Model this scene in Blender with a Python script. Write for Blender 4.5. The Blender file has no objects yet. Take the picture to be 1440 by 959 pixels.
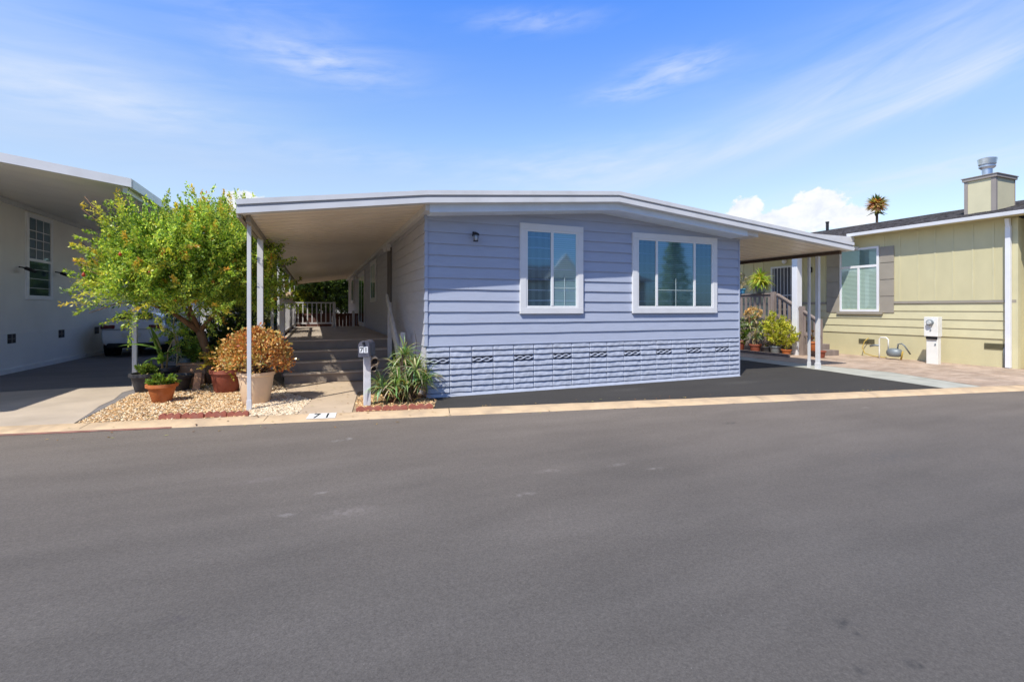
import bpy, bmesh, math, random
import numpy as np
from mathutils import Vector, Matrix
R = math.radians
rnd = random.Random(7)
nr = np.random.RandomState(11)
scn = bpy.context.scene
C = scn.collection
# ------------------------------------------------------------------ camera facts (metres, house-aligned axes)
F, CX, HY, H, TH = 679.0, 720.0, 434.0, 1.6, R(22.2)
ct, st = math.cos(TH), math.sin(TH)

def ray(px, py):
    t = (px - CX) / F
    return (t*ct + st, -t*st + ct, (HY - py) / F)
def G(px, py, z=0.0):                 # surveyed point on a level plane
    a = ray(px, py); k = (z - H) / a[2]
    return (a[0]*k, a[1]*k)

# ------------------------------------------------------------------ materials
def mat(name, col, rough=0.6, var=0.12, scale=6.0, bump=0.0, bscale=60.0, metal=0.0, spec=0.3, coat=0.0,
        dirt=None, stretch=None, detail=4):
    m = bpy.data.materials.new(name); m.use_nodes = True
    nt = m.node_tree; n = nt.nodes; L = nt.links
    b = n['Principled BSDF']
    b.inputs['Roughness'].default_value = rough
    b.inputs['Metallic'].default_value = metal
    b.inputs['Specular IOR Level'].default_value = spec
    b.inputs['Coat Weight'].default_value = coat
    tc = n.new('ShaderNodeTexCoord')
    vec = tc.outputs['Object']
    if stretch:
        mp = n.new('ShaderNodeMapping'); mp.inputs['Scale'].default_value = stretch
        L.new(vec, mp.inputs[0]); vec = mp.outputs[0]
    no = n.new('ShaderNodeTexNoise'); no.inputs['Scale'].default_value = scale; no.inputs['Detail'].default_value = detail
    L.new(vec, no.inputs['Vector'])
    cr = n.new('ShaderNodeMapRange'); cr.inputs[1].default_value = 0.3; cr.inputs[2].default_value = 0.7
    cr.inputs[3].default_value = 1 - var; cr.inputs[4].default_value = 1 + var
    L.new(no.outputs[0], cr.inputs[0])
    vm = n.new('ShaderNodeVectorMath'); vm.operation = 'SCALE'
    vm.inputs[0].default_value = col[:3]; L.new(cr.outputs[0], vm.inputs['Scale'])
    out = vm.outputs[0]
    if dirt:                          # (colour, amount, scale)
        n2 = n.new('ShaderNodeTexNoise'); n2.inputs['Scale'].default_value = dirt[2]; n2.inputs['Detail'].default_value = 6
        L.new(tc.outputs['Object'], n2.inputs['Vector'])
        r2 = n.new('ShaderNodeMapRange'); r2.inputs[1].default_value = 0.48; r2.inputs[2].default_value = 0.75
        r2.inputs[3].default_value = 0; r2.inputs[4].default_value = dirt[1]
        L.new(n2.outputs[0], r2.inputs[0])
        mx = n.new('ShaderNodeMix'); mx.data_type = 'RGBA'
        L.new(r2.outputs[0], mx.inputs['Factor']); L.new(out, mx.inputs['A']); mx.inputs['B'].default_value = (*dirt[0], 1)
        out = mx.outputs['Result']
    L.new(out, b.inputs['Base Color'])
    if bump:
        n3 = n.new('ShaderNodeTexNoise'); n3.inputs['Scale'].default_value = bscale; n3.inputs['Detail'].default_value = 3
        L.new(vec, n3.inputs['Vector'])
        bp = n.new('ShaderNodeBump'); bp.inputs['Strength'].default_value = bump; bp.inputs['Distance'].default_value = 0.01
        L.new(n3.outputs[0], bp.inputs['Height']); L.new(bp.outputs[0], b.inputs['Normal'])
    return m

def mat_leaf(name, transl=0.45, rough=0.45, gain=1.0):
    m = bpy.data.materials.new(name); m.use_nodes = True
    nt = m.node_tree; n = nt.nodes; L = nt.links
    b = n['Principled BSDF']; b.inputs['Roughness'].default_value = rough
    b.inputs['Specular IOR Level'].default_value = 0.35
    at = n.new('ShaderNodeVertexColor'); at.layer_name = 'Col'
    tr = n.new('ShaderNodeBsdfTranslucent')
    g = n.new('ShaderNodeVectorMath'); g.operation = 'MULTIPLY'; g.inputs[1].default_value = (1.25*gain, 1.15*gain, .55*gain)
    L.new(at.outputs[0], b.inputs['Base Color']); L.new(at.outputs[0], g.inputs[0]); L.new(g.outputs[0], tr.inputs[0])
    mx = n.new('ShaderNodeMixShader'); mx.inputs[0].default_value = transl
    L.new(b.outputs[0], mx.inputs[1]); L.new(tr.outputs[0], mx.inputs[2])
    L.new(mx.outputs[0], n['Material Output'].inputs[0])
    return m

def mat_glass(name, tint=(.35, .5, .52), refl=0.35, rough=0.045):
    m = bpy.data.materials.new(name); m.use_nodes = True
    nt = m.node_tree; n = nt.nodes; L = nt.links
    n.remove(n['Principled BSDF'])
    gl = n.new('ShaderNodeBsdfGlossy'); gl.inputs['Roughness'].default_value = rough; gl.inputs[0].default_value = (.72, .9, .95, 1)
    tr = n.new('ShaderNodeBsdfTransparent'); tr.inputs[0].default_value = (*tint, 1)
    tc = n.new('ShaderNodeTexCoord')
    no = n.new('ShaderNodeTexNoise'); no.inputs['Scale'].default_value = 1.6
    L.new(tc.outputs['Object'], no.inputs['Vector'])
    bp = n.new('ShaderNodeBump'); bp.inputs['Strength'].default_value = .03; bp.inputs['Distance'].default_value = .03
    L.new(no.outputs[0], bp.inputs['Height']); L.new(bp.outputs[0], gl.inputs['Normal'])
    fr = n.new('ShaderNodeFresnel'); fr.inputs[0].default_value = 1.5
    ad = n.new('ShaderNodeMath'); ad.operation = 'ADD'; ad.inputs[1].default_value = refl; ad.use_clamp = True
    L.new(fr.outputs[0], ad.inputs[0])
    mx = n.new('ShaderNodeMixShader'); L.new(ad.outputs[0], mx.inputs[0])
    L.new(tr.outputs[0], mx.inputs[1]); L.new(gl.outputs[0], mx.inputs[2])
    L.new(mx.outputs[0], n['Material Output'].inputs[0])
    return m

def mat_stripes(name, c1, c2, freq, axis='Z', rough=.7, ramp=(.35, .6), extra=None):
    m = bpy.data.materials.new(name); m.use_nodes = True
    nt = m.node_tree; n = nt.nodes; L = nt.links
    b = n['Principled BSDF']; b.inputs['Roughness'].default_value = rough
    tc = n.new('ShaderNodeTexCoord')
    wv = n.new('ShaderNodeTexWave'); wv.wave_type = 'BANDS'; wv.bands_direction = axis
    wv.inputs['Scale'].default_value = freq; wv.inputs['Distortion'].default_value = .15
    L.new(tc.outputs['Object'], wv.inputs['Vector'])
    cr = n.new('ShaderNodeValToRGB'); cr.color_ramp.elements[0].color = (*c1, 1); cr.color_ramp.elements[1].color = (*c2, 1)
    cr.color_ramp.elements[0].position = ramp[0]; cr.color_ramp.elements[1].position = ramp[1]
    L.new(wv.outputs[0], cr.inputs[0]); L.new(cr.outputs[0], b.inputs['Base Color'])
    return m

def mat_asphalt(name, base, spots=(), light=(), blot=.22, grad=None):
    m = bpy.data.materials.new(name); m.use_nodes = True
    nt = m.node_tree; n = nt.nodes; L = nt.links
    b = n['Principled BSDF']; b.inputs['Roughness'].default_value = .85; b.inputs['Specular IOR Level'].default_value = .25
    tc = n.new('ShaderNodeTexCoord'); ov = tc.outputs['Object']
    def noise(sc, det=4, r=.55, v=None, st=None):
        x = n.new('ShaderNodeTexNoise'); x.inputs['Scale'].default_value = sc; x.inputs['Detail'].default_value = det
        x.inputs['Roughness'].default_value = r
        if st:
            mp = n.new('ShaderNodeMapping'); mp.inputs['Scale'].default_value = st; mp.inputs['Rotation'].default_value = (0, 0, R(11)); L.new(ov, mp.inputs[0]); L.new(mp.outputs[0], x.inputs['Vector'])
        else: L.new(ov, x.inputs['Vector'])
        return x.outputs[0]
    def rng(s, a, c, lo, hi):
        x = n.new('ShaderNodeMapRange'); x.inputs[1].default_value = a; x.inputs[2].default_value = c
        x.inputs[3].default_value = lo; x.inputs[4].default_value = hi; L.new(s, x.inputs[0]); return x.outputs[0]
    def mul(a, c):
        x = n.new('ShaderNodeMath'); x.operation = 'MULTIPLY'; L.new(a, x.inputs[0])
        if isinstance(c, float): x.inputs[1].default_value = c
        else: L.new(c, x.inputs[1])
        return x.outputs[0]
    f = mul(rng(noise(.35, 3), .3, .7, 1-blot*.4, 1+blot*.4), rng(noise(1.3, 5, .6, st=(.35, 1.6, 1)), .3, .7, .9, 1.1))
    f = mul(f, rng(noise(110, 3, .7), .3, .7, .76, 1.24))
    f = mul(f, rng(noise(45, 3, .7), .35, .75, .9, 1.13))
    vm = n.new('ShaderNodeVectorMath'); vm.operation = 'SCALE'; vm.inputs[0].default_value = base; L.new(f, vm.inputs['Scale'])
    out = vm.outputs[0]
    if grad:
        dt = n.new('ShaderNodeVectorMath'); dt.operation = 'DOT_PRODUCT'; L.new(ov, dt.inputs[0]); dt.inputs[1].default_value = grad[0]
        x = n.new('ShaderNodeMath'); x.operation = 'ADD'; x.inputs[1].default_value = grad[1]; L.new(dt.outputs['Value'], x.inputs[0])
        y = n.new('ShaderNodeMath'); y.operation = 'MULTIPLY_ADD'; L.new(noise(.8, 4), y.inputs[0]); y.inputs[1].default_value = 1.6; L.new(x.outputs[0], y.inputs[2])
        q = rng(y.outputs[0], -4.2, .8, 0, 1)
        cmx = n.new('ShaderNodeMix'); cmx.data_type = 'RGBA'; L.new(q, cmx.inputs['Factor']); cmx.inputs['A'].default_value = (.88, .88, .88, 1); cmx.inputs['B'].default_value = (1.42, 1.32, 1.22, 1)
        mm = n.new('ShaderNodeVectorMath'); mm.operation = 'MULTIPLY'; L.new(out, mm.inputs[0]); L.new(cmx.outputs['Result'], mm.inputs[1]); out = mm.outputs[0]
    # pale aggregate flecks
    vo = n.new('ShaderNodeTexVoronoi'); vo.inputs['Scale'].default_value = 30; L.new(ov, vo.inputs['Vector'])
    fl = rng(vo.outputs['Distance'], .035, .07, 1, 0)
    fl = mul(fl, rng(noise(9, 2), .5, .64, 0, 1))
    mx = n.new('ShaderNodeMix'); mx.data_type = 'RGBA'; L.new(mul(fl, .55), mx.inputs['Factor']); L.new(out, mx.inputs['A']); mx.inputs['B'].default_value = (.42, .40, .36, 1)
    out = mx.outputs['Result']
    dn = n.new('ShaderNodeTexNoise'); dn.inputs['Scale'].default_value = 6; dn.inputs['Detail'].default_value = 4; L.new(ov, dn.inputs['Vector'])
    dv = n.new('ShaderNodeVectorMath'); dv.operation = 'MULTIPLY_ADD'; L.new(dn.outputs[1], dv.inputs[0])
    dv.inputs[1].default_value = (.10, .10, 0); L.new(ov, dv.inputs[2])
    for (x, y, r, s, colr, amt) in list(spots) + list(light):
        mp = n.new('ShaderNodeVectorMath'); mp.operation = 'SUBTRACT'; L.new(dv.outputs[0], mp.inputs[0]); mp.inputs[1].default_value = (x+.05, y+.05, 0)
        m2 = n.new('ShaderNodeVectorMath'); m2.operation = 'MULTIPLY'; L.new(mp.outputs[0], m2.inputs[0]); m2.inputs[1].default_value = (1/s, 1, 0)
        ln = n.new('ShaderNodeVectorMath'); ln.operation = 'LENGTH'; L.new(m2.outputs[0], ln.inputs[0])
        k = mul(rng(ln.outputs['Value'], r*.1, r*.75, amt*(.95 if colr[0] < .12 else .5), 0), rng(noise(16, 4, .7), .38, .58, 0, 1))
        mx = n.new('ShaderNodeMix'); mx.data_type = 'RGBA'; L.new(k, mx.inputs['Factor']); L.new(out, mx.inputs['A']); mx.inputs['B'].default_value = (*colr, 1)
        out = mx.outputs['Result']
    L.new(out, b.inputs['Base Color'])
    bp = n.new('ShaderNodeBump'); bp.inputs['Strength'].default_value = .35; bp.inputs['Distance'].default_value = .004
    L.new(noise(170, 3), bp.inputs['Height']); L.new(bp.outputs[0], b.inputs['Normal'])
    return m

def mat_pavers(name):
    m = bpy.data.materials.new(name); m.use_nodes = True
    nt = m.node_tree; n = nt.nodes; L = nt.links
    b = n['Principled BSDF']; b.inputs['Roughness'].default_value = .85
    tc = n.new('ShaderNodeTexCoord')
    br = n.new('ShaderNodeTexBrick'); br.inputs['Scale'].default_value = 1.0
    br.inputs['Brick Width'].default_value = .24; br.inputs['Row Height'].default_value = .16; br.inputs['Mortar Size'].default_value = .006
    br.inputs['Color1'].default_value = (.39, .28, .20, 1); br.inputs['Color2'].default_value = (.50, .38, .285, 1)
    br.inputs['Mortar'].default_value = (.20, .17, .14, 1); br.inputs['Bias'].default_value = 0
    L.new(tc.outputs['Object'], br.inputs['Vector'])
    no = n.new('ShaderNodeTexNoise'); no.inputs['Scale'].default_value = 1.3; no.inputs['Detail'].default_value = 5; L.new(tc.outputs['Object'], no.inputs['Vector'])
    mr = n.new('ShaderNodeMapRange'); mr.inputs[1].default_value = .35; mr.inputs[2].default_value = .7; mr.inputs[3].default_value = .85; mr.inputs[4].default_value = 1.25
    L.new(no.outputs[0], mr.inputs[0])
    vm = n.new('ShaderNodeVectorMath'); vm.operation = 'SCALE'; L.new(br.outputs[0], vm.inputs[0]); L.new(mr.outputs[0], vm.inputs['Scale'])
    L.new(vm.outputs[0], b.inputs['Base Color'])
    return m

def mat_vcol(name, rough=.8):
    m = bpy.data.materials.new(name); m.use_nodes = True
    nt = m.node_tree; n = nt.nodes; L = nt.links
    b = n['Principled BSDF']; b.inputs['Roughness'].default_value = rough; b.inputs['Specular IOR Level'].default_value = .2
    at = n.new('ShaderNodeVertexColor'); at.layer_name = 'Col'; L.new(at.outputs[0], b.inputs['Base Color'])
    return m

WHITE = (.74, .74, .73)
M = {}
M['siding'] = mat('painted_siding', (.43, .47, .575), .55, .035, 3, .25, 25, dirt=((.41, .445, .53), .35, 1.3), stretch=(1, 1, 6))
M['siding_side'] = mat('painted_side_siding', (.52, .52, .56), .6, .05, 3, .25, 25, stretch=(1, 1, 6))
M['block'] = mat('painted_rock_face', (.43, .465, .55), .65, .07, 9, .3, 30, dirt=((.39, .41, .46), .55, 3))
M['trim'] = mat('white_painted_trim', (.76, .76, .76), .45, .04, 4, .1, 40)
M['metal_w'] = mat('white_enamel_metal', (.70, .70, .70), .35, .04, 2, dirt=((.50, .48, .44), .3, 3))
M['fascia_blue'] = mat('painted_fascia_board', (.74, .84, .96), .55, .05, 3)
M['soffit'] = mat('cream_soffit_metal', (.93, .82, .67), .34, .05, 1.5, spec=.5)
M['soffit_seam'] = mat('soffit_seam_shadow', (.70, .61, .52), .5, .05, 3)
M['vinyl'] = mat('vinyl_frame', (.80, .80, .79), .35, .02, 5)
M['glass'] = mat_glass('window_glass', (.84, .95, .97), .28)
M['glass_clear'] = mat_glass('clear_glass', (.9, .97, .94), .10)
M['glass_dark'] = mat_glass('screened_glass', (.5, .62, .74), .22)
M['grille'] = mat('pale_grille', (.42, .50, .50), .5)
M['interior'] = mat('interior_dark', (.035, .055, .06), .9, .3, 2)
M['blind'] = mat_stripes('window_blinds', (.22, .30, .30), (.36, .46, .45), 7.5)
M['blind_pale'] = mat_stripes('pale_window_blinds', (.30, .36, .31), (.66, .72, .64), 7.0)
M['vblind'] = mat_stripes('vertical_blinds', (.05, .08, .09), (.11, .155, .16), 2.2, 'X')
M['dark'] = mat('dark_opening', (.012, .012, .014), .9, .2, 5)
M['vent_dark'] = mat('vent_cavity', (.07, .075, .095), .9, .2, 5)
M['black'] = mat('black_metal', (.02, .02, .024), .45, .1, 5)
M['concrete'] = mat('kerb_concrete', (.60, .44, .27), .9, .10, 4, .35, 60, dirt=((.36, .27, .19), .75, 3.0))
M['walk'] = mat('walkway_concrete', (.55, .43, .30), .9, .08, 2, .3, 60, dirt=((.47, .37, .27), .5, 2.5))
M['apron'] = mat('old_grey_concrete', (.52, .43, .33), .92, .14, 1.2, .4, 60, dirt=((.50, .41, .32), .6, 1.1))
M['strip'] = mat('pale_green_concrete', (.44, .435, .37), .9, .12, 2.5, .4, 60, dirt=((.30, .31, .25), .6, 2))
M['pavers'] = mat_pavers('clay_pavers')
M['redpaint'] = mat('worn_red_paint', (.26, .125, .095), .85, .3, 6, dirt=((.17, .14, .12), .9, 4))
M['paint_white'] = mat('worn_white_paint', (.72, .71, .67), .7, .08, 8, dirt=((.45, .39, .32), .5, 8))
M['paint_black'] = mat('stencil_black_paint', (.02, .025, .022), .6, .2, 9)
M['brick'] = mat('red_edging_concrete', (.33, .105, .07), .85, .2, 9, .4, 60, dirt=((.42, .2, .15), .5, 6))
M['soil'] = mat('garden_soil', (.13, .085, .05), .95, .3, 6, .6, 50)
M['bed'] = mat('sandy_bed', (.36, .26, .16), .95, .25, 8, .6, 60)
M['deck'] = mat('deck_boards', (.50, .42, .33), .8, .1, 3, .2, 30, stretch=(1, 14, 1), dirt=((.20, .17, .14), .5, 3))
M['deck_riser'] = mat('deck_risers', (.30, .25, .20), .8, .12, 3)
M['rail_w'] = mat('painted_railing', (.62, .60, .60), .55, .06, 5)
M['green'] = mat('sage_stucco', (.58, .525, .31), .8, .05, 2.2, .35, 50, dirt=((.50, .45, .25), .35, 1.2), stretch=(1, 1, .5))
M['green_trim'] = mat('taupe_trim', (.33, .295, .235), .7, .06, 4)
M['green_light'] = mat('sage_batten', (.59, .54, .33), .75, .05, 3)
M['shingle'] = mat('roof_shingles', (.075, .068, .066), .95, .45, 7, .8, 30, stretch=(1, 2.5, 1))
M['chim'] = mat('chimney_board', (.60, .55, .36), .75, .05, 3)
M['chimt'] = mat('chimney_trim', (.30, .265, .235), .75, .05, 3)
M['steel'] = mat('galvanised_flue', (.55, .58, .62), .28, .15, 5, metal=.85)
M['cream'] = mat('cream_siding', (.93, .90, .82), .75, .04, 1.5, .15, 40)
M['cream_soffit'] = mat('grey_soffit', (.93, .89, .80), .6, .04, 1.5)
M['car'] = mat('white_car_paint', (.86, .87, .90), .22, .01, 2, coat=.8)
M['car_glass'] = mat('car_glass', (.02, .025, .03), .06, .1, 2, spec=.8)
M['tyre'] = mat('tyre_rubber', (.02, .02, .02), .8, .1, 9)
M['rim'] = mat('alloy_rim', (.4, .4, .42), .3, .05, 5, metal=.7)
M['tail'] = mat('tail_lamp', (.16, .012, .014), .15, .05, 8, coat=1)
M['terra'] = mat('terracotta', (.50, .155, .045), .65, .12, 5, .15, 40, dirt=((.55, .28, .17), .5, 5))
M['terra_d'] = mat('red_clay', (.30, .085, .05), .7, .12, 5, .15, 40, dirt=((.36, .16, .12), .4, 5))
M['blackpot'] = mat('black_plastic', (.05, .05, .056), .5, .15, 5, dirt=((.15, .14, .13), .5, 5))
M['beige'] = mat('beige_planter', (.92, .68, .44), .6, .06, 3, .1, 40, dirt=((.50, .40, .32), .5, 3))
M['tan'] = mat('tan_clay', (.60, .33, .18), .8, .15, 5, .2, 40)
M['bark'] = mat('tree_bark', (.23, .135, .075), .9, .3, 9, .8, 40, stretch=(1, 1, .3))
M['bark_d'] = mat('dark_bark', (.08, .055, .04), .9, .3, 9, .8, 40)
M['stem_y'] = mat('cane_stem', (.45, .36, .18), .7, .2, 9)
M['mbox'] = mat('mailbox_enamel', (.085, .085, .11), .42, .15, 9, .2, 60, dirt=((.2, .19, .2), .5, 9))
M['wpost'] = mat('weathered_white_post', (.70, .69, .70), .6, .05, 8, .2, 40, dirt=((.45, .43, .42), .5, 7))
M['paper'] = mat('faded_tube_plastic', (.66, .52, .38), .7, .1, 9)
M['pedestal'] = mat('utility_enamel', (.80, .79, .72), .5, .05, 4, dirt=((.62, .58, .50), .4, 5))
M['grey'] = mat('grey_metal', (.22, .25, .26), .5, .12, 6, metal=.3)
M['yellow'] = mat('yellow_hose', (.46, .32, .07), .6, .1, 6)
M['greywood'] = mat('weathered_wood', (.26, .21, .185), .85, .16, 6, .4, 40, stretch=(1, 1, .3))
M['wood_grey'] = mat('grey_handrail', (.62, .60, .57), .75, .12, 5)
M['redwood'] = mat('redwood_fence', (.13, .055, .04), .85, .15, 3)
M['blue'] = mat('blue_tarp', (.10, .36, .62), .6, .15, 5)
M['bin'] = mat('grey_storage_bin', (.19, .18, .17), .7, .12, 4)
M['stucco'] = mat('white_stucco', (.50, .49, .46), .85, .05, 3)
M['leaf'] = mat_leaf('foliage', .45, .35)
M['leaf_gloss'] = mat_leaf('waxy_leaves', .2, .3)
M['pebble'] = mat_vcol('pebbles', .85)
_a = G(80, 608.7, -.05); _b = G(1440, 549.7, -.05); _d = Vector((_b[0]-_a[0], _b[1]-_a[1], 0)).normalized(); _n = Vector((-_d.y, _d.x, 0))
M['road'] = mat_asphalt('road_asphalt', (.127, .115, .102), grad=(tuple(_n), -_n.dot(Vector((_a[0], _a[1], 0)))),
    spots=[(*G(1186, 876, -.05), .07, 1.5, (.04, .04, .04), .8), (*G(1211, 880, -.05), .035, 1.2, (.04, .04, .04), .6),
           (*G(1207, 892, -.05), .04, 1.2, (.04, .04, .04), .7), (*G(1280, 932, -.05), .05, 1.5, (.04, .04, .04), .8), (*G(1293, 935, -.05), .035, 1.3, (.04, .04, .04), .8),
           (*G(1210, 941, -.05), .05, 1.3, (.04, .04, .04), .8), (*G(1255, 642, -.05), .34, 2.6, (.10, .095, .09), .6),
           (*G(247, 870, -.05), .07, 2, (.08, .07, .07), .6), (*G(1024, 595, -.05), .1, 2.5, (.05, .05, .05), .7)],
    light=[(*G(488, 720, -.05), .17, 2.4, (.38, .33, .30), .45), (*G(452, 693, -.05), .06, 2, (.5, .46, .43), .55), (*G(402, 725, -.05), .06, 2, (.45, .42, .40), .5),
           (*G(490, 617, -.05), .12, .6, (.52, .50, .47), .6), (*G(474, 620, -.05), .07, 2, (.5, .48, .45), .6), (*G(738, 695, -.05), .07, 2.5, (.5, .46, .42), .5),
           (*G(770, 662, -.05), .09, 3, (.42, .36, .32), .45), (*G(921, 659, -.05), .06, 3, (.45, .42, .38), .5), (*G(365, 675, -.05), .14, 3, (.33, .28, .27), .4),
           (*G(872, 653, -.05), .08, 3, (.40, .36, .33), .4), (*G(1217, 573, -.05), .07, 3, (.5, .44, .38), .5)])
M['blacktop'] = mat_asphalt('driveway_asphalt', (.054, .050, .045), blot=.12,
    spots=[], light=[(*G(882, 548), .25, 3.0, (.17, .165, .15), .5), (*G(1040, 538), .3, 3.2, (.17, .165, .15), .5)])
M['oldasphalt'] = mat_asphalt('old_driveway', (.235, .215, .205), blot=.25)

# ------------------------------------------------------------------ mesh builder
def root_loc(o):
    while o.parent: o = o.parent
    return o.location

class MB:
    def __init__(s): s.v = []; s.f = []; s.c = []
    def add(s, vs, fs, col=None):
        b = len(s.v); s.v += [tuple(x) for x in vs]; s.f += [tuple(b+i for i in f) for f in fs]
        s.c += [col]*len(fs); return s
    def plane_x(s, x, y0, y1, z0, z1): return s.add([(x, y0, z0), (x, y1, z0), (x, y1, z1), (x, y0, z1)], [(0, 1, 2, 3)])
    def box(s, x0, x1, y0, y1, z0, z1, col=None):
        s.add([(x0,y0,z0),(x1,y0,z0),(x1,y1,z0),(x0,y1,z0),(x0,y0,z1),(x1,y0,z1),(x1,y1,z1),(x0,y1,z1)],
              [(0,3,2,1),(4,5,6,7),(0,1,5,4),(1,2,6,5),(2,3,7,6),(3,0,4,7)], col); return s
    def beam(s, a, b, w, h, up=(0,0,1)):       # bar from a to b
        a = Vector(a); b = Vector(b); d = (b-a).normalized(); u = Vector(up)
        x = d.cross(u).normalized()*w/2; y = x.cross(d).normalized()*h/2
        vs = [a-x-y, a+x-y, a+x+y, a-x+y, b-x-y, b+x-y, b+x+y, b-x+y]
        s.add(vs, [(0,3,2,1),(4,5,6,7),(0,1,5,4),(1,2,6,5),(2,3,7,6),(3,0,4,7)]); return s
    def prism(s, poly, axis, a, b):            # poly in the other two axes
        n = len(poly)
        def P(p, t):
            if axis == 'y': return (p[0], t, p[1])
            if axis == 'x': return (t, p[0], p[1])
            return (p[0], p[1], t)
        s.add([P(p, a) for p in poly]+[P(p, b) for p in poly],
              [tuple(range(n)), tuple(range(2*n-1, n-1, -1))]+[(i, i+n, (i+1)%n+n, (i+1)%n) for i in range(n)]); return s
    def tube(s, pts, r, seg=8, cap=True):
        pts = [Vector(p) for p in pts]; rs = r if isinstance(r, (list, tuple)) else [r]*len(pts)
        vs = []; prev = None
        for i, p in enumerate(pts):
            d = (pts[min(i+1, len(pts)-1)] - pts[max(i-1, 0)]).normalized()
            if prev is None:
                x = d.cross(Vector((0,0,1)));
                if x.length < .05: x = d.cross(Vector((1,0,0)))
            else: x = prev - d*prev.dot(d)
            x.normalize(); prev = x; y = d.cross(x)
            for k in range(seg):
                t = 2*math.pi*k/seg; vs.append(p + (x*math.cos(t)+y*math.sin(t))*rs[i])
        fs = []
        for i in range(len(pts)-1):
            for k in range(seg):
                fs.append((i*seg+k, i*seg+(k+1)%seg, (i+1)*seg+(k+1)%seg, (i+1)*seg+k))
        if cap: fs += [tuple(range(seg-1, -1, -1)), tuple(range((len(pts)-1)*seg, len(pts)*seg))]
        s.add(vs, fs); return s
    def lathe(s, cx, cy, prof, seg=28, sx=1, sy=1):
        vs = []; fs = []; n = len(prof)
        for (r, z) in prof:
            for k in range(seg):
                t = 2*math.pi*k/seg; vs.append((cx+r*sx*math.cos(t), cy+r*sy*math.sin(t), z))
        for i in range(n-1):
            for k in range(seg): fs.append((i*seg+k, i*seg+(k+1)%seg, (i+1)*seg+(k+1)%seg, (i+1)*seg+k))
        fs += [tuple(range(seg-1, -1, -1)), tuple(range((n-1)*seg, n*seg))]
        s.add(vs, fs); return s
    def build(s, name, m, parent=None, smooth=False, bevel=0, kind=None, auto=False):
        me = bpy.data.meshes.new(name)
        off = root_loc(parent) if parent else Vector((0,0,0))
        me.from_pydata([(x-off[0], y-off[1], z-off[2]) for x, y, z in s.v], [], s.f)
        if any(c is not None for c in s.c):
            at = me.color_attributes.new('Col', 'FLOAT_COLOR', 'CORNER')
            arr = []
            for p in me.polygons: arr += list((*s.c[p.index][:3], 1.0))*p.loop_total
            at.data.foreach_set('color', arr)
        bm = bmesh.new(); bm.from_mesh(me)
        if not any(c is not None for c in s.c): bmesh.ops.recalc_face_normals(bm, faces=bm.faces)
        bm.to_mesh(me); bm.free()
        o = bpy.data.objects.new(name, me); C.objects.link(o); me.materials.append(m)
        if parent: o.parent = parent
        if smooth:
            for p in me.polygons: p.use_smooth = True
            if auto:
                md = o.modifiers.new('s', 'EDGE_SPLIT'); md.split_angle = R(40)
        if bevel:
            b = o.modifiers.new('b', 'BEVEL'); b.width = bevel; b.segments = 2; b.limit_method = 'ANGLE'; b.angle_limit = R(40)
        if kind: o['kind'] = kind
        return o

def boxo(name, m, p, x0, x1, y0, y1, z0, z1, bevel=0): return MB().box(x0, x1, y0, y1, z0, z1).build(name, m, p, bevel=bevel)

def thing(name, label, cat, loc=(0,0,0), group=None):
    o = bpy.data.objects.new(name, None); C.objects.link(o); o.location = loc
    o.empty_display_size = .2
    o['label'] = label; o['category'] = cat
    if group: o['group'] = group
    return o
def tag(o, label, cat, group=None):
    o['label'] = label; o['category'] = cat
    if group: o['group'] = group
    return o
def label(o, t): o['label'] = t; return o
def copy_thing(o, loc, lab, rotz=0):
    r = o.copy(); C.objects.link(r); r.location = loc; r.rotation_euler = (0, 0, rotz); r['label'] = lab
    for ch in o.children:
        c_ = ch.copy(); C.objects.link(c_); c_.parent = r
        for g in ch.children:
            d_ = g.copy(); C.objects.link(d_); d_.parent = c_
    return r

def bulk(name, V, Fq, cols, m, parent=None):
    """V (n*4,3) quads, cols (n,3)"""
    n = len(cols)
    off = root_loc(parent) if parent else Vector((0,0,0))
    V = np.asarray(V, dtype=np.float32) - np.array(off, dtype=np.float32)
    me = bpy.data.meshes.new(name)
    me.vertices.add(len(V)); me.vertices.foreach_set('co', V.ravel())
    k = len(V)//n
    me.loops.add(n*k); me.loops.foreach_set('vertex_index', np.arange(n*k, dtype=np.int32))
    me.polygons.add(n); me.polygons.foreach_set('loop_start', np.arange(0, n*k, k, dtype=np.int32))
    me.update(calc_edges=True)
    at = me.color_attributes.new('Col', 'FLOAT_COLOR', 'CORNER')
    cc = np.ones((n*k, 4), dtype=np.float32); cc[:, :3] = np.repeat(np.asarray(cols), k, axis=0)
    at.data.foreach_set('color', cc.ravel())
    me.materials.append(m)
    o = bpy.data.objects.new(name, me); C.objects.link(o)
    if parent: o.parent = parent
    return o

def leaf_quads(P, D, L, W, cols, jit=.6):
    """diamond leaves: P base, D direction, returns verts"""
    n = len(P)
    D = D / (np.linalg.norm(D, axis=1, keepdims=True)+1e-9)
    rv = nr.normal(size=(n, 3)); S = np.cross(D, rv); S /= (np.linalg.norm(S, axis=1, keepdims=True)+1e-9)
    N = np.cross(D, S)
    L = L[:, None]; W = W[:, None]
    a = P; b = P + D*L*.5 + S*W*.5 + N*L*.08; c_ = P + D*L; d_ = P + D*L*.5 - S*W*.5 + N*L*.08
    V = np.stack([a, b, c_, d_], axis=1).reshape(-1, 3)
    return V

def palette(n, stops, w):
    idx = nr.choice(len(stops), size=n, p=np.array(w)/sum(w))
    c0 = np.array(stops)[idx]
    return c0*nr.uniform(.75, 1.25, size=(n, 1))

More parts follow.
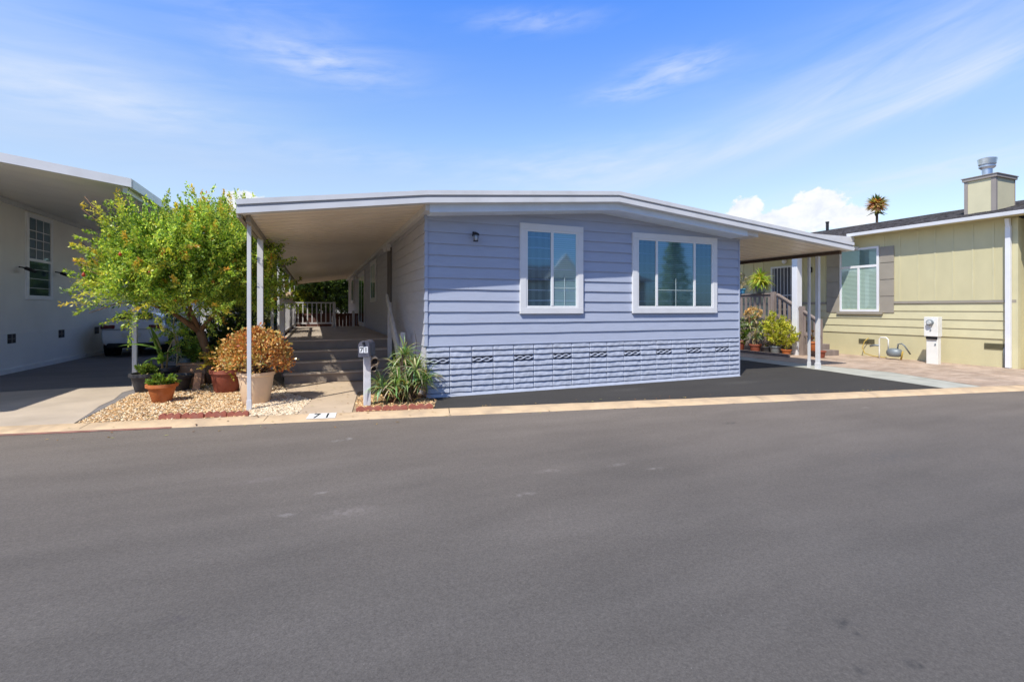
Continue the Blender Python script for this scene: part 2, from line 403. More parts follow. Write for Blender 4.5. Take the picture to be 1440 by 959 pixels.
def strap(mb, base, az, el, Ln, w, droop, col, seg=6):
    """curved strap leaf"""
    p = Vector(base); d = Vector((math.cos(az)*math.cos(el), math.sin(az)*math.cos(el), math.sin(el)))
    side = Vector((-math.sin(az), math.cos(az), 0))
    vs = []
    for i in range(seg+1):
        t = i/seg; ww = w*(1-t**2.2)*(0.75+.5*min(1, t*3))*.5+.0008
        n_ = side.cross(d)
        vs += [p - side*ww + n_*ww*.4, p, p + side*ww + n_*ww*.4]
        p = p + d*(Ln/seg); d = (d + Vector((0, 0, -droop/seg))).normalized()
    fs = []
    for i in range(seg):
        for k in (0, 1): fs.append((i*3+k, i*3+k+1, i*3+k+4, i*3+k+3))
    mb.add(vs, fs, col)

def shoots_foliage(centers, radii, n_shoots, per, slen, leafL, leafW, stops, w, up=.6, shell=.55, tips=None, squash=None):
    """foliage as leafy shoots that start in the ellipsoids and grow outward"""
    Ps = []; Ds = []; Cs = []; Ls = []
    wts = np.array([r[0]*r[1]*r[2] for r in radii]); wts = wts/wts.sum()
    for _ in range(n_shoots):
        i = nr.choice(len(centers), p=wts); c0 = np.array(centers[i]); r = np.array(radii[i])
        d = nr.normal(size=3); d /= np.linalg.norm(d)
        q = shell + (1-shell)*nr.rand()**.6
        p0 = c0 + d*r*q*.82
        g = d*nr.uniform(.5, 1) + np.array([0, 0, up*nr.uniform(.3, 1.6)]) + nr.normal(size=3)*.25
        g /= np.linalg.norm(g)
        ln = slen*nr.uniform(.5, 1.4)
        t = nr.rand(per)
        t = np.sort(t)
        pts = p0 + g*(t[:, None]*ln) + nr.normal(size=(per, 3))*np.array([1, 1, 1])*(.045*slen*2*(1.1-t[:, None]))
        pts[:, 2] -= (t**2)*ln*.08
        dd = g + nr.normal(size=(per, 3))*.75
        col = palette(per, stops, w)*nr.uniform(.7, 1.3)
        inner_shade = (1 - .35*(1-q)/(1-shell+1e-6))  # leaves deeper in the crown darkened, their shade put into the colour
        col *= inner_shade
        if tips is not None and nr.rand() < tips[1]:
            k = np.clip((t-.35)/.65, 0, 1)[:, None]
            col = col*(1-k) + np.array(tips[0][nr.randint(len(tips[0]))])*k*nr.uniform(.8, 1.2)
        Ps.append(pts); Ds.append(dd); Cs.append(col); Ls.append(leafL*nr.uniform(.6, 1.3, size=per))
    P = np.concatenate(Ps); D = np.concatenate(Ds); Cc = np.concatenate(Cs); Lf = np.concatenate(Ls)
    if squash is not None:
        keep = squash(P); P, D, Cc, Lf = P[keep], D[keep], Cc[keep], Lf[keep]
    return leaf_quads(P, D, Lf, Lf*leafW, Cc), Cc

# ================================================================== SETTING
KA = G(80, 608.7, -.05); KB = G(1440, 549.7, -.05)
kd = Vector((KB[0]-KA[0], KB[1]-KA[1], 0)).normalized(); kn = Vector((-kd.y, kd.x, 0))
def K(s, w, z): # along-kerb position (0 at KA), distance behind face
    return (KA[0]+kd.x*s+kn.x*w, KA[1]+kd.y*s+kn.y*w, z)
def kerb_s(px, py):
    g = G(px, py, 0); return (Vector((g[0]-KA[0], g[1]-KA[1], 0))).dot(kd)
def sheet(name, pts, z, m, kind='structure', div=None):
    mb = MB(); mb.add([(p[0], p[1], z) for p in pts], [tuple(range(len(pts)))])
    return mb.build(name, m, kind=kind)

# road: everything on the street side and out to the horizon
sheet('ground', [(-900, -900), (900, -900), (900, 900), (-900, 900)], -.06, mat('far_ground', (.20, .17, .12), .95, .3, .3), )
rd = MB(); rd.add([K(-70, 0.02, -.05), K(90, 0.02, -.05), K(90, -11.5, -.05), K(-70, -11.5, -.05)], [(0, 1, 2, 3)])
rd.build('road', M['road'], kind='structure')
# lot ground slab behind the kerb
lot = MB(); lot.add([K(-70, .3, -.008), K(90, .3, -.008), K(90, 80, -.008), K(-70, 80, -.008)], [(0, 1, 2, 3)])
lot.build('yard_ground', M['bed'], kind='structure')
# kerb with rolled profile
prof = [(0, -.055), (.02, -.04), (.05, -.022), (.28, .012), (.30, .006), (.31, -.03)]
def kz(w): return -.022+.034*(w-.05)/.23   # height of the sloping kerb face
kb = MB(); S0, S1, NS = -60, 80, 560
for i in range(NS+1):
    s_ = S0+(S1-S0)*i/NS
    for (w_, z_) in prof: kb.v.append(K(s_, w_+rnd.uniform(-.004, .004), z_+rnd.uniform(-.0025, .0025)))
n_ = len(prof)
for i in range(NS):
    for k in range(n_-1): kb.f.append((i*n_+k, (i+1)*n_+k, (i+1)*n_+k+1, i*n_+k+1)); kb.c.append(None)
kb.build('kerb', M['concrete'], kind='structure', smooth=True)
# kerb joints (thin saw cuts)
jn = MB()
for px in (634, 1102, 360, 90): 
    s_ = kerb_s(px, 588 - (px-600)*.04)
    w = .012 if px == 634 else .006
    jn.add([K(s_, .05, kz(.05)+.004), K(s_+w, .05, kz(.05)+.004), K(s_+w*1.4, .28, kz(.28)+.004), K(s_+w*.5, .28, kz(.28)+.004)], [(0, 1, 2, 3)])
jn.build('kerb_joint', mat('kerb_joint_dirt', (.10, .075, .055), .9), kind='structure')
# worn red paint along the gutter, left part, then faint to the right
sa, sb = -8, kerb_s(640, 586)
rp = MB(); NN = 160
for i in range(NN):
    a = sa+(sb-sa)*i/NN; b = sa+(sb-sa)*(i+1)/NN
    if i > 112: continue
    rp.add([K(a, -.03-rnd.random()*.012, -.046), K(b, -.03-rnd.random()*.012, -.046), K(b, .0, -.046), K(a, .0, -.046)], [(0, 1, 2, 3)])
    rp.add([K(a, .0, -.046), K(b, .0, -.046), K(b, .022, -.036), K(a, .022, -.036)], [(0, 1, 2, 3)])
rp.build('kerb_paint_line', M['redpaint'], kind='structure')
for ch in (0,):
    pass
# driveways, walkway, beds
walk = [G(408, 540), G(498, 540), G(503, 553), G(497, 572)]
sheet('walkway', [G(398, 537), G(555, 537), G(503, 552), (K(kerb_s(496, 578), .302, 0)[:2]), (K(kerb_s(419, 582), .302, 0)[:2]), G(440, 561), G(405, 551)], .004, M['walk'])
# black top in front of the house and under the right awning
e1 = K(kerb_s(612, 576), .302, 0); e2 = K(kerb_s(1326, 546), .302, 0)
sheet('house_driveway', [e1[:2], e2[:2], (12.15, 8.4), (12.35, 12), (12.5, 40), (1.9, 40), (1.9, 8.62), (1.86, 8.3)], .002, M['blacktop'])
e3 = K(kerb_s(1380, 544), .302, 0)
sheet('drive_strip', [e2[:2], e3[:2], (13.35, 7.6), (13.1, 9.6), (13.0, 40), (12.5, 40), (12.35, 12), (12.15, 8.4)], .006, M['strip'])
e4 = K(60, .302, 0)
sheet('paver_path', [e3[:2], e4[:2], (60, 2), (17.25, 5), (17.25, 40), (13.0, 40), (13.1, 9.6), (13.35, 7.6)], .010, M['pavers'])
# left drive: pale kerb slab, its colour run to the carport shadow edge, darker in the shade
l1 = K(-30, .302, 0); l2 = K(kerb_s(100, 597), .302, 0)
sheet('neighbour_driveway', [l1[:2], l2[:2], G(150, 572), G(185, 556), (-3.05, 12.0), (-2.9, 45), (-30, 45)], .000, M['oldasphalt'])
sheet('driveway_apron', [l1[:2], l2[:2], G(128, 580), G(140, 571), G(160, 562), G(172, 552), (-3.2, 12.25), (-4.4, 12.35), (-6.2, 12.2), (-7.0, 12.3), (-30, 12.5)], .004, M['apron'])

# gravel (stones nobody could count)
def gravel(name, poly, n, cols, w, size):
    from mathutils.geometry import intersect_point_line
    xs = [p[0] for p in poly]; ys = [p[1] for p in poly]
    def inside(x, y):
        c_ = False; j = len(poly)-1
        for i in range(len(poly)):
            xi, yi = poly[i]; xj, yj = poly[j]
            if (yi > y) != (yj > y) and x < (xj-xi)*(y-yi)/(yj-yi)+xi: c_ = not c_
            j = i
        return c_
    V = []; cc = []
    base = np.array([(1,0,0),(0,1,0),(-1,0,0),(0,-1,0),(0,0,1)], dtype=float)
    tris = [(0,1,4),(1,2,4),(2,3,4),(3,0,4)]
    k = 0
    while k < n:
        x = rnd.uniform(min(xs), max(xs)); y = rnd.uniform(min(ys), max(ys))
        if not inside(x, y): continue
        k += 1
        s_ = size*rnd.uniform(.5, 1.35); a = rnd.random()*6.28
        b = base*nr.uniform(.55, 1.1, size=(5, 1))*np.array([s_, s_*rnd.uniform(.5, .9), s_*rnd.uniform(.35, .7)])
        b[4, :2] += nr.uniform(-.4, .4, 2)*s_
        Rm = np.array([[math.cos(a), -math.sin(a), 0], [math.sin(a), math.cos(a), 0], [0, 0, 1]])
        b = b@Rm.T + np.array([x, y, rnd.uniform(-.004, .012)])
        c0 = np.array(cols[nr.choice(len(cols), p=np.array(w)/sum(w))])*rnd.uniform(.75, 1.2)
        for t in tris: V += [b[t[0]], b[t[1]], b[t[2]]]; cc.append(c0)
    o = bulk(name, np.array(V), None, np.array(cc), M['pebble']); o['kind'] = 'stuff'
    return o
gl = [K(kerb_s(104, 597), .31, 0)[:2], K(kerb_s(349, 586), .31, 0)[:2], G(352, 566), G(400, 545), (-.8, 11.9), (-1.2, 13.5), (-2.9, 13.5), (-3.0, 12.0), G(182, 556), G(150, 573)]
tag(gravel('gravel', gl, 17000, [(.66, .44, .22), (.80, .60, .36), (.58, .33, .14), (.86, .74, .54), (.36, .22, .11)], [5, 5, 3, 2, 2], .024), 'tan and orange gravel bed around the pots', 'gravel')
g2 = [K(kerb_s(350, 586), .31, 0)[:2], K(kerb_s(418, 583), .31, 0)[:2], G(438, 562), G(404, 552), G(398, 545), G(352, 566)]
tag(gravel('gravel', g2, 4500, [(.80, .67, .48), (.70, .56, .38), (.56, .38, .21)], [5, 3, 1], .025), 'whitish gravel between the front awning post and the walkway', 'gravel')
g3 = [G(500, 566), K(kerb_s(503, 579), .33, 0)[:2], K(kerb_s(610, 575), .33, 0)[:2], G(614, 562), (1.8, 8.7), (1.75, 9.6), G(508, 556)]
tag(gravel('gravel', g3, 3600, [(.72, .45, .22), (.80, .58, .32), (.52, .29, .12), (.34, .20, .10)], [5, 4, 3, 2], .021), 'orange tan gravel around the mailbox post', 'gravel')

lf = []; lc = []
for i in range(260):
    if i < 190: x, y = rnd.uniform(-4.2, 1.8), None; g_ = K(kerb_s(100, 597)+rnd.random()*5.2, rnd.uniform(-.5, 3.2)**1.0, 0)
    else: g_ = K(kerb_s(620, 586)+rnd.random()*9, rnd.choice([-.06, -.04, .31, .33, .5])+rnd.uniform(-.03, .05), 0)
    w_ = (Vector(g_[:2])-Vector(KA[:2])).dot(kn.to_2d()); z_ = -.046 if w_ < 0 else (kz(min(w_, .28))+.006 if w_ < .3 else .02)
    a = rnd.random()*6.28; l_ = rnd.uniform(.015, .035); dx, dy = math.cos(a)*l_, math.sin(a)*l_
    x, y = g_[0], g_[1]
    lf += [(x-dx, y-dy, z_), (x+dy*.4, y-dx*.4, z_+.004), (x+dx, y+dy, z_+.003), (x-dy*.4, y+dx*.4, z_+.004)]
    lc.append(np.array(rnd.choice([(.35, .20, .07), (.45, .30, .10), (.25, .12, .05), (.40, .40, .12)]))*rnd.uniform(.6, 1.2))
fl_ = bulk('fallen_leaves', np.array(lf), None, np.array(lc), M['pebble']); fl_['kind'] = 'stuff'; tag(fl_, 'small dry leaves scattered over the gravel, path and kerb', 'leaves')
# ================================================================== MAIN HOUSE
U0, U1, VF, VB = 1.85, 9.31, 8.58, 30.3
home = thing('mobile_home', 'blue grey lap sided double wide home with low gable and white roof edge', 'house', (5.58, 8.58, 0))
# profile of the roof edge (top) along x
RP = [(-1.05, 3.175), (1.73, 3.56), (5.5, 3.89), (12.47, 3.25)]
def roof_z(x):
    for (a, za), (b, zb) in zip(RP, RP[1:]):
        if x <= b: return za+(zb-za)*(x-a)/(b-a)
    return RP[-1][1]
wall = MB()
wall.prism([(U0+.02, .9), (U1-.02, .9), (U1-.02, 3.28), (5.58, 3.62), (U0+.02, 3.3)], 'y', VF+.01, VF+.06)
wall.build('wall', M['siding'], home)
lap = MB(); z = .925; k = 0
while z < 3.62:
    z1 = z+.209
    # span where the course is still below the roof edge
    xa, xb = U0, U1
    while roof_z(xa)-.06 < z1 and xa < 5.5: xa += .02
    while roof_z(xb)-.06 < z1 and xb > 5.5: xb -= .02
    if xb-xa > .4:
        N = 24; vs = []; fs = []
        for i in range(N+1):
            x = xa+(xb-xa)*i/N; j = nr.uniform(-.0025, .0025); j2 = nr.uniform(-.0015, .0015)
            vs += [(x, VF-.026+j2, z+.0+j), (x, VF-.002, z1+j*.5), (x, VF+.012, z+.004+j)]
        for i in range(N):
            a = i*3; b = a+3
            fs += [(a, b, b+1, a+1), (a+2, b+2, b, a)]
        fs += [(0, 1, 2), (N*3, N*3+2, N*3+1)]
        lap.add(vs, fs)
    z += .2055
lap.build('siding', M['siding'], home)
# side wall siding (left, under the awning)
lp = MB(); z = .3
while z < 3.45:
    lp.add([(U0-.020, VF, z), (U0-.020, VB, z), (U0-.002, VB, z+.208), (U0-.002, VF, z+.208), (U0+.01, VF, z+.004), (U0+.01, VB, z+.004)],
           [(0, 1, 2, 3), (4, 5, 1, 0), (0, 3, 4)])
    z += .2055
lp.box(U0, U0+.05, VF+.02, VB, 0, 3.5); lp.build('side_wall', M['siding_side'], home)
rw = MB(); rw.box(U1-.05, U1-.001, VF+.03, VB, 0, 3.3); rw.box(U0+.03, U1-.03, VB-.05, VB, 0, 3.3); rw.build('side_wall', M['siding'], home)
# corner posts
boxo('corner_trim', M['siding'], home, U0-.03, U0+.015, VF-.032, VF+.05, .93, 3.3)
boxo('corner_trim', M['siding'], home, U1-.02, U1+.012, VF-.032, VF+.05, .03, 3.27)
cf = MB()
for i in range(14):   # flared clip at each course end on the left corner
    zc = .93+.2055*i
    if zc > 3.2: break
    cf.add([(U0-.05, VF-.038, zc), (U0+.012, VF-.042, zc), (U0+.012, VF-.03, zc+.2), (U0-.032, VF-.028, zc+.2),
            (U0-.05, VF+.02, zc), (U0-.032, VF+.02, zc+.2)], [(0, 1, 2, 3), (4, 0, 3, 5)])
cf.build('corner_cap', M['siding'], home)
# rock faced skirting
sk = MB()
ncol = []; e = 2.69-.42*2
while e < U1-.02: ncol.append(e); e += .42
ncol[0] = U0-.01
if U1-ncol[-1] < .2: ncol.pop()
ncol.append(U1-.005)
row_h = .1075; zt = .918
sk.box(U0+.0, U1-.01, VF-.005, VF+.04, 0, .925)
vents = [2.06+.84*i-.0 for i in range(9)]
def bump_noise(x, z): return math.sin(x*15+z*17)*.5+math.sin(x*37-z*29+1.3)*.3+math.sin(x*8+z*41+2.1)*.4
for ci in range(len(ncol)-1):
    xa, xb = ncol[ci]+.0025, ncol[ci+1]-.0025
    for r in range(8):
        z1 = zt-r*row_h; z0 = z1-row_h+.003
        xm = (xa+xb)/2
        if r == 2 and any(abs(xm-v_) < .2 for v_ in vents): continue
        nx, nz = 16, 5; vs = []; fs = []
        ph = rnd.random()*50
        for i in range(nx+1):
            for j in range(nz+1):
                fx = [0, .012, .04, .12, .2, .28, .36, .44, .52, .6, .68, .76, .84, .92, .975, .99, 1][i]; fz = j/nz
                x = xa+(xb-xa)*fx; z_ = z0+(z1-z0)*fz
                edge = min(1, min(fx, 1-fx)*40)**.5 * (min(1, fz*5)**.6) * min(1, (1-fz)*3.2)**.7
                dd = .003 + edge*(.013+.005*bump_noise(x+ph, z_*1.0+ph)) + edge*.014*(1-min(1, max(0, fz-.12-.16*abs(bump_noise(x*2+ph, 1)))*1.6))
                vs.append((x, VF-.006-dd, z_ + (bump_noise(x*1.3+ph, 3)*.005 if 0 < j < nz else 0)))
        for i in range(nx):
            for j in range(nz):
                a = i*(nz+1)+j; fs.append((a, a+nz+1, a+nz+2, a+1))
        sk.add(vs, fs)
sk.build('skirting', M['block'], home)
skirt = [o for o in home.children if o.name.startswith('skirting')][0]
sb_ = MB(); sb_.prism([(VF-.055, .004), (VF-.02, .062), (VF, .062), (VF, .004)], 'x', U0-.01, U1)
sb_.build('base_sill', M['block'], home)
boxo('drip_strip', M['siding'], home, U0, U1-.02, VF-.034, VF, .919, .931)
for v_ in vents:
    z1 = zt-2*row_h; z0 = z1-row_h+.004
    vb = MB().box(v_-.2, v_+.2, VF-.012, VF-.006, z0, z1); vo = vb.build('vent', M['vent_dark'], skirt)
    t_ = MB(); zc = (z0+z1)/2
    for sg in (1, -1):
        pts = [(v_-.2+.4*i/24, VF-.022-(.006*sg*math.cos((i/24-.5)*2.5*math.pi)), zc+sg*.027*math.sin((i/24-.5)*2.5*math.pi)) for i in range(25)]
        t_.tube(pts, .0135, 6)
    t_.build('lattice', M['block'], vo, smooth=True)
# rake fascia in house colour, under the white edge
def band(name, m, x0, x1, d0, d1, y0, y1, parent, n=1):
    xs = [x0]+[p[0] for p in RP if x0 < p[0] < x1]+[x1]
    mb = MB()
    for a, b in zip(xs, xs[1:]):
        za, zb = roof_z(a), roof_z(b)
        mb.prism([(a, za-d1), (b, zb-d1), (b, zb-d0), (a, za-d0)], 'y', y0, y1)
    return mb.build(name, m, parent)
band('rake_fascia', M['fascia_blue'], 1.80, 9.05, .205, .335, 8.09, 8.14, home)
band('rake_trim', M['trim'], 5.55, 9.07, .320, .338, 8.082, 8.09, home)
band('soffit', M['fascia_blue'], 1.85, 9.05, .300, .325, 8.14, VF+.04, home)
# white roof edge: upper lip, recessed groove greyed to carry its shade, lower lip
rf = band('roof_edge', M['metal_w'], -1.05, 12.47, .0, .075, 7.93, 8.3, home)
band('roof_groove', mat('shaded_groove', (.33, .34, .37), .6, .05, 3), -1.05, 12.47, .075, .118, 7.965, 8.05, home)
band('roof_lip', M['metal_w'], -1.05, 12.47, .118, .205, 7.935, 8.10, home)
band('roof', M['metal_w'], 1.73, 9.4, .005, .30, 8.102, VB+.3, home)
# windows -----------------------------------------------------------------
def window_y(parent, x0, x1, z0, z1, y, panes, tw=.125, glass='glass', tm='trim'):
    """window in a wall that faces -y; panes = list of (x0,x1,kind)"""
    fr = MB()
    fr.box(x0, x1, y-.055, y, z1-tw*.95, z1); fr.box(x0, x1, y-.055, y, z0, z0+tw*.95)
    fr.box(x0, x0+tw, y-.053, y, z0+tw*.95, z1-tw*.95); fr.box(x1-tw, x1, y-.053, y, z0+tw*.95, z1-tw*.95)
    w = fr.build('window', M[tm], parent, bevel=.004)
    a, b, c0, d0 = x0+tw, x1-tw, z0+tw*.95, z1-tw*.95
    s_ = .035
    vf = MB(); vf.box(a, b, y-.044, y-.004, d0-s_, d0); vf.box(a, b, y-.044, y-.004, c0, c0+s_)
    vf.box(a, a+s_, y-.043, y-.004, c0+s_, d0-s_); vf.box(b-s_, b, y-.043, y-.004, c0+s_, d0-s_)
    for (p0, p1, kd_, gk) in panes[:-1]: vf.box(p1-.027, p1+.027, y-.048, y-.004, c0+s_, d0-s_)
    vf.build('frame', M['vinyl'], w, bevel=.003)
    for (p0, p1, kd_, gk) in panes:
        MB().add([(p0, y-.028, c0+s_*.5), (p1, y-.028, c0+s_*.5), (p1, y-.028, d0-s_*.5), (p0, y-.028, d0-s_*.5)], [(0, 1, 2, 3)]).build('pane', M[gk], w)
        MB().box(p0+.003, p1-.003, y-.012, y-.009, c0+s_*.5, d0-s_*.5).build('blind', M[kd_], w)
        if gk == 'glass':   # slim grille between the panes, lower part
            mz = c0+(d0-c0)*.26; g = MB(); mx_ = (p0+p1)/2
            g.box(p0+.02, p1-.02, y-.0345, y-.0305, mz-.006, mz+.006)
            g.box(mx_-.006, mx_+.006, y-.0350, y-.0300, c0+s_, mz+.26)
            g.build('grille', M['grille'], w)
    return w
Y = VF-.012
w1 = window_y(home, 3.65, 5.04, 1.50, 3.25, Y, [(3.79, 4.34, 'vblind', 'glass_dark'), (4.34, 4.90, 'blind', 'glass')])
w2 = window_y(home, 6.25, 8.59, 1.50, 3.22, Y, [(6.39, 6.88, 'vblind', 'glass_dark'), (6.88, 7.93, 'blind', 'glass'), (7.93, 8.45, 'vblind', 'glass_dark')])
# wall lamp
lm = MB(); lm.lathe(0, 0, [(.05, 0), (.052, .012), (.03, .02)]); 
lamp = MB(); lamp.box(2.70, 2.76, VF-.045, VF-.01, 2.94, 3.02); lamp.tube([(2.73, VF-.04, 2.98), (2.73, VF-.1, 3.0), (2.73, VF-.13, 2.985)], .012, 8)
lamp.lathe(2.73, VF-.13, [(.015, 3.0), (.06, 2.975), (.066, 2.955), (.066, 2.945)], 16)
lamp.lathe(2.73, VF-.13, [(.045, 2.83), (.05, 2.835), (.045, 2.84)], 12)
for a in range(4):
    t = a*math.pi/2+.7; lamp.tube([(2.73+.052*math.cos(t), VF-.13+.052*math.sin(t), 2.955), (2.73+.044*math.cos(t), VF-.13+.044*math.sin(t), 2.835)], .004, 5)
wl = lamp.build('wall_lamp', M['black'], home)
MB().lathe(2.73, VF-.13, [(.038, 2.842), (.045, 2.95)], 12).build('lamp_glass', mat('lamp_glass', (.45, .5, .55), .2, .05, 5), wl, smooth=True)
# side wall: downspout panel, windows, door, lights
boxo('wall_panel', mat('brown_grey_panel', (.15, .135, .135), .6), home, U0-.045, U0-.021, 12.7, 13.35, .88, 3.18, .003)
fl = MB(); fl.box(U0-.14, U0-.022, 12.75, 12.95, 3.1, 3.3); fl.lathe(U0-.12, 13.1, [(.05, 3.1), (.07, 3.2), (.05, 3.26)], 12); fl.build('flood_lamp', M['trim'], home, bevel=.01)
def window_x(parent, y0, y1, z0, z1, x, tw=.14, name='window', tm='trim', bl='vblind', side=-1):
    s = side
    def bx(mb, a, b, c0, d0, e0, e1): mb.box(min(x+s*a, x+s*b), max(x+s*a, x+s*b), c0, d0, e0, e1)
    fr = MB(); bx(fr, 0, .045, y0, y1, z1-tw, z1); bx(fr, 0, .045, y0, y1, z0, z0+tw); bx(fr, 0, .043, y0, y0+tw, z0+tw, z1-tw); bx(fr, 0, .043, y1-tw, y1, z0+tw, z1-tw)
    w = fr.build(name, M[tm], parent, bevel=.003)
    p = MB(); p.plane_x(x+s*.025, y0+tw, y1-tw, z0+tw, z1-tw); p.build('pane', M['glass_dark'], w)
    q = MB(); bx(q, .006, .01, y0+tw, y1-tw, z0+tw, z1-tw); q.build('blind', M[bl], w)
    g = MB(); ym = (y0+y1)/2; bx(g, .026, .034, ym-.02, ym+.02, z0+tw, z1-tw); g.build('mullion', M['vinyl'], w)
    return w
window_x(home, 16.0, 17.6, 1.82, 3.2, U0-.02)
window_x(home, 25.5, 27.2, 1.9, 3.2, U0-.02)
dr = window_x(home, 19.8, 22.6, .88, 3.12, U0-.02, .16, 'door'); label(dr, 'sliding glass patio door with cream trim')
fl2 = MB(); fl2.box(U0-.12, U0-.022, 23.4, 23.7, 2.95, 3.1); fl2.build('porch_lamp', M['trim'], home, bevel=.02)

# left awning (patio cover) ------------------------------------------------
VA = 30.4
def pan(name, m, xa, xb, y0, y1, below, th, parent):
    za, zb = roof_z(xa)-below, roof_z(xb)-below
    return MB().prism([(xa, za), (xb, zb), (xb, zb+th), (xa, za+th)], 'y', y0, y1).build(name, m, parent)
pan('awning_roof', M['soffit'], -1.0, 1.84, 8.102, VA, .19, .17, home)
seam = MB(); y = 8.35
while y < VA:
    seam.prism([(-.98, roof_z(-.98)-.196), (1.82, roof_z(1.82)-.196), (1.82, roof_z(1.82)-.1885), (-.98, roof_z(-.98)-.1885)], 'y', y, y+.018); y += .305
seam.build('awning_seams', M['soffit_seam'], home)
gb = MB(); gb.box(-1.06, -1.0, 8.05, VA, 2.93, 3.10); gb.box(-.96, -.90, 8.2, VA, 2.90, 3.0)
gb.build('awning_beam', M['green_trim'], home)
def post(x, y, z0, z1, w, nm='awning_post', m='metal_w', base=True):
    mb = MB(); mb.box(x-w/2, x+w/2, y-w/2, y+w/2, z0, z1)
    if base: mb.box(x-w*.62, x+w*.62, y-w*.62, y+w*.62, z0, z0+.16)
    return mb.build(nm, M[m], home, bevel=.004)
post(-.96, 8.62, .0, 2.94, .058)
post(-.96, 10.3, .0, 2.94, .10)
post(-.93, 12.6, .0, 2.92, .062); post(-.93, 14.7, .0, 2.92, .055); post(-.93, 17.0, 0, 2.92, .09); post(-.93, 21.2, 0, 2.92, .06); post(-.93, 25.5, 0, 2.92, .06)
# right awning
VA2 = 24.0
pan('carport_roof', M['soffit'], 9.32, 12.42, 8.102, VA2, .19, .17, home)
seam = MB(); y = 8.35
while y < VA2:
    seam.prism([(9.34, roof_z(9.34)-.196), (12.40, roof_z(12.40)-.196), (12.40, roof_z(12.40)-.1885), (9.34, roof_z(9.34)-.1885)], 'y', y, y+.018); y += .305
seam.build('carport_seams', M['soffit_seam'], home)
MB().box(12.42, 12.47, 8.10, VA2, 3.04, 3.24).build('carport_gutter', M['metal_w'], home)
MB().box(12.31, 12.39, 8.2, VA2, 2.985, 3.065).build('carport_beam', mat('brown_beam', (.11, .075, .055), .7), home)
post(12.38, 9.06, 0, 2.99, .055, 'carport_post'); post(12.36, 8.80, 0, 2.99, .085, 'carport_post')
post(12.36, 19.5, 0, 2.99, .07, 'carport_post')

# ================================================================== LEFT DECK AND STEPS
dk = thing('porch_deck', 'grey brown wooden deck with four steps and a white baluster railing', 'deck', (.5, 12, 0))
ZD = .88
dm = MB()
y = 11.98
while y < 20.9:
    dm.box(-.72, U0-.06, y, y+.134, ZD-.03, ZD); y += .14
dm.build('floor', M['deck'], dk)
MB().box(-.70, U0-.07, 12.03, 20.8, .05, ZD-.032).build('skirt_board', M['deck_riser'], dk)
for i in range(3):
    z1 = .22*(i+1); ya = 11.28+.25*i
    s_ = MB().box(-.62, 1.62, ya-.03, ya+.27, z1-.04, z1).build('step', M['deck'], dk, bevel=.006)
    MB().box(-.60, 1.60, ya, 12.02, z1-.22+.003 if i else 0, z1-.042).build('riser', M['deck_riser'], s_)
def rail(parent, a, b, z0, z1, nb, m='rail_w', w=.04):
    a = Vector((a[0], a[1], 0)); b = Vector((b[0], b[1], 0))
    r = MB(); r.beam(a+Vector((0,0,z1)), b+Vector((0,0,z1)), .07, .045); o = r.build('top_rail', M[m], parent)
    r = MB(); r.beam(a+Vector((0,0,z0)), b+Vector((0,0,z0)), .045, .06); r.build('bottom_rail', M[m], parent)
    for i in range(nb):
        p = a.lerp(b, (i+.5)/nb)
        MB().box(p.x-w/2, p.x+w/2, p.y-w/2, p.y+w/2, z0+.03, z1-.022).build('baluster', M[m], o)
    return o
rail(dk, (-.70, 12.4), (-.70, 19.6), ZD+.15, 1.82, 34)
rail(dk, (-.66, 19.66), (.62, 19.66), ZD+.17, 1.82, 8)
for (x, y, t) in ((.68, 19.6, 1.85), (-.70, 19.66, 1.85), (-.70, 12.3, 1.85), (1.45, 20.7, 1.5)):
    MB().box(x-.05, x+.05, y-.05, y+.05, ZD, t).build('newel_post', M['rail_w'], dk, bevel=.004)
hr = MB(); hr.beam((1.58, 11.75, 1.88), (1.58, 10.05, .80), .045, .14)
hr.build('handrail', M['wood_grey'], dk)
hr = MB(); hr.beam((1.64, 11.6, 1.35), (1.60, 10.1, .50), .03, .15); hr.build('rail_board', M['wood_grey'], dk)
MB().box(1.60, 1.69, 9.82, 9.92, 0, 1.12).build('newel_post', M['wood_grey'], dk)
MB().box(1.60, 1.69, 11.7, 11.8, 0, 1.75).build('newel_post', M['wood_grey'], dk)

# ================================================================== RIGHT NEIGHBOUR
UW = 17.2
nb = thing('neighbour_house', 'sage green house on the right with dark shingle roof and chimney', 'house', (20, 10, 0))
V0, V1 = 6.78, 16.2
wl_ = MB(); wl_.box(UW, UW+.1, V0, V1, 0, 4.05); wl_.box(UW+.05, 24, V1-.1, V1, 0, 4.0); wl_.box(UW+.1, 24, V0, V0+.1, 0, 4.0); wl_.box(UW+.62, UW+.72, 0.5, V0, 0, 4.05)
wl_.build('wall', M['green'], nb)
for px in (1160, 1180, 1265, 1291, 1315, 1340, 1368, 1397, 1243):
    a = ray(px, 400); k = UW/a[0]; vy = a[1]*k
    boxo('batten', M['green_light'], nb, UW-.010, UW, vy-.02, vy+.02, 1.84, 3.98)
for vy in (12.4, 12.85, 14.6, 15.1, 15.6): boxo('batten', M['green_light'], nb, UW-.02, UW, vy-.022, vy+.022, 1.84, 3.93)
for vy in (6.3, 5.8, 5.2): boxo('batten', M['green_light'], nb, UW+.6, UW+.62, vy-.022, vy+.022, 1.84, 3.93)
ls = MB()
for (ya, yb, x) in ((V0, V1, UW), (.5, V0-.02, UW+.62)):
    for (z0, z1) in ((.78, 1.03), (1.03, 1.28), (1.28, 1.53), (1.53, 1.76)):
        ls.add([(x-.028, ya, z0), (x-.028, yb, z0), (x-.004, yb, z1), (x-.004, ya, z1), (x, ya, z0+.004), (x, yb, z0+.004)], [(0, 1, 2, 3), (4, 5, 1, 0), (0, 3, 4)])
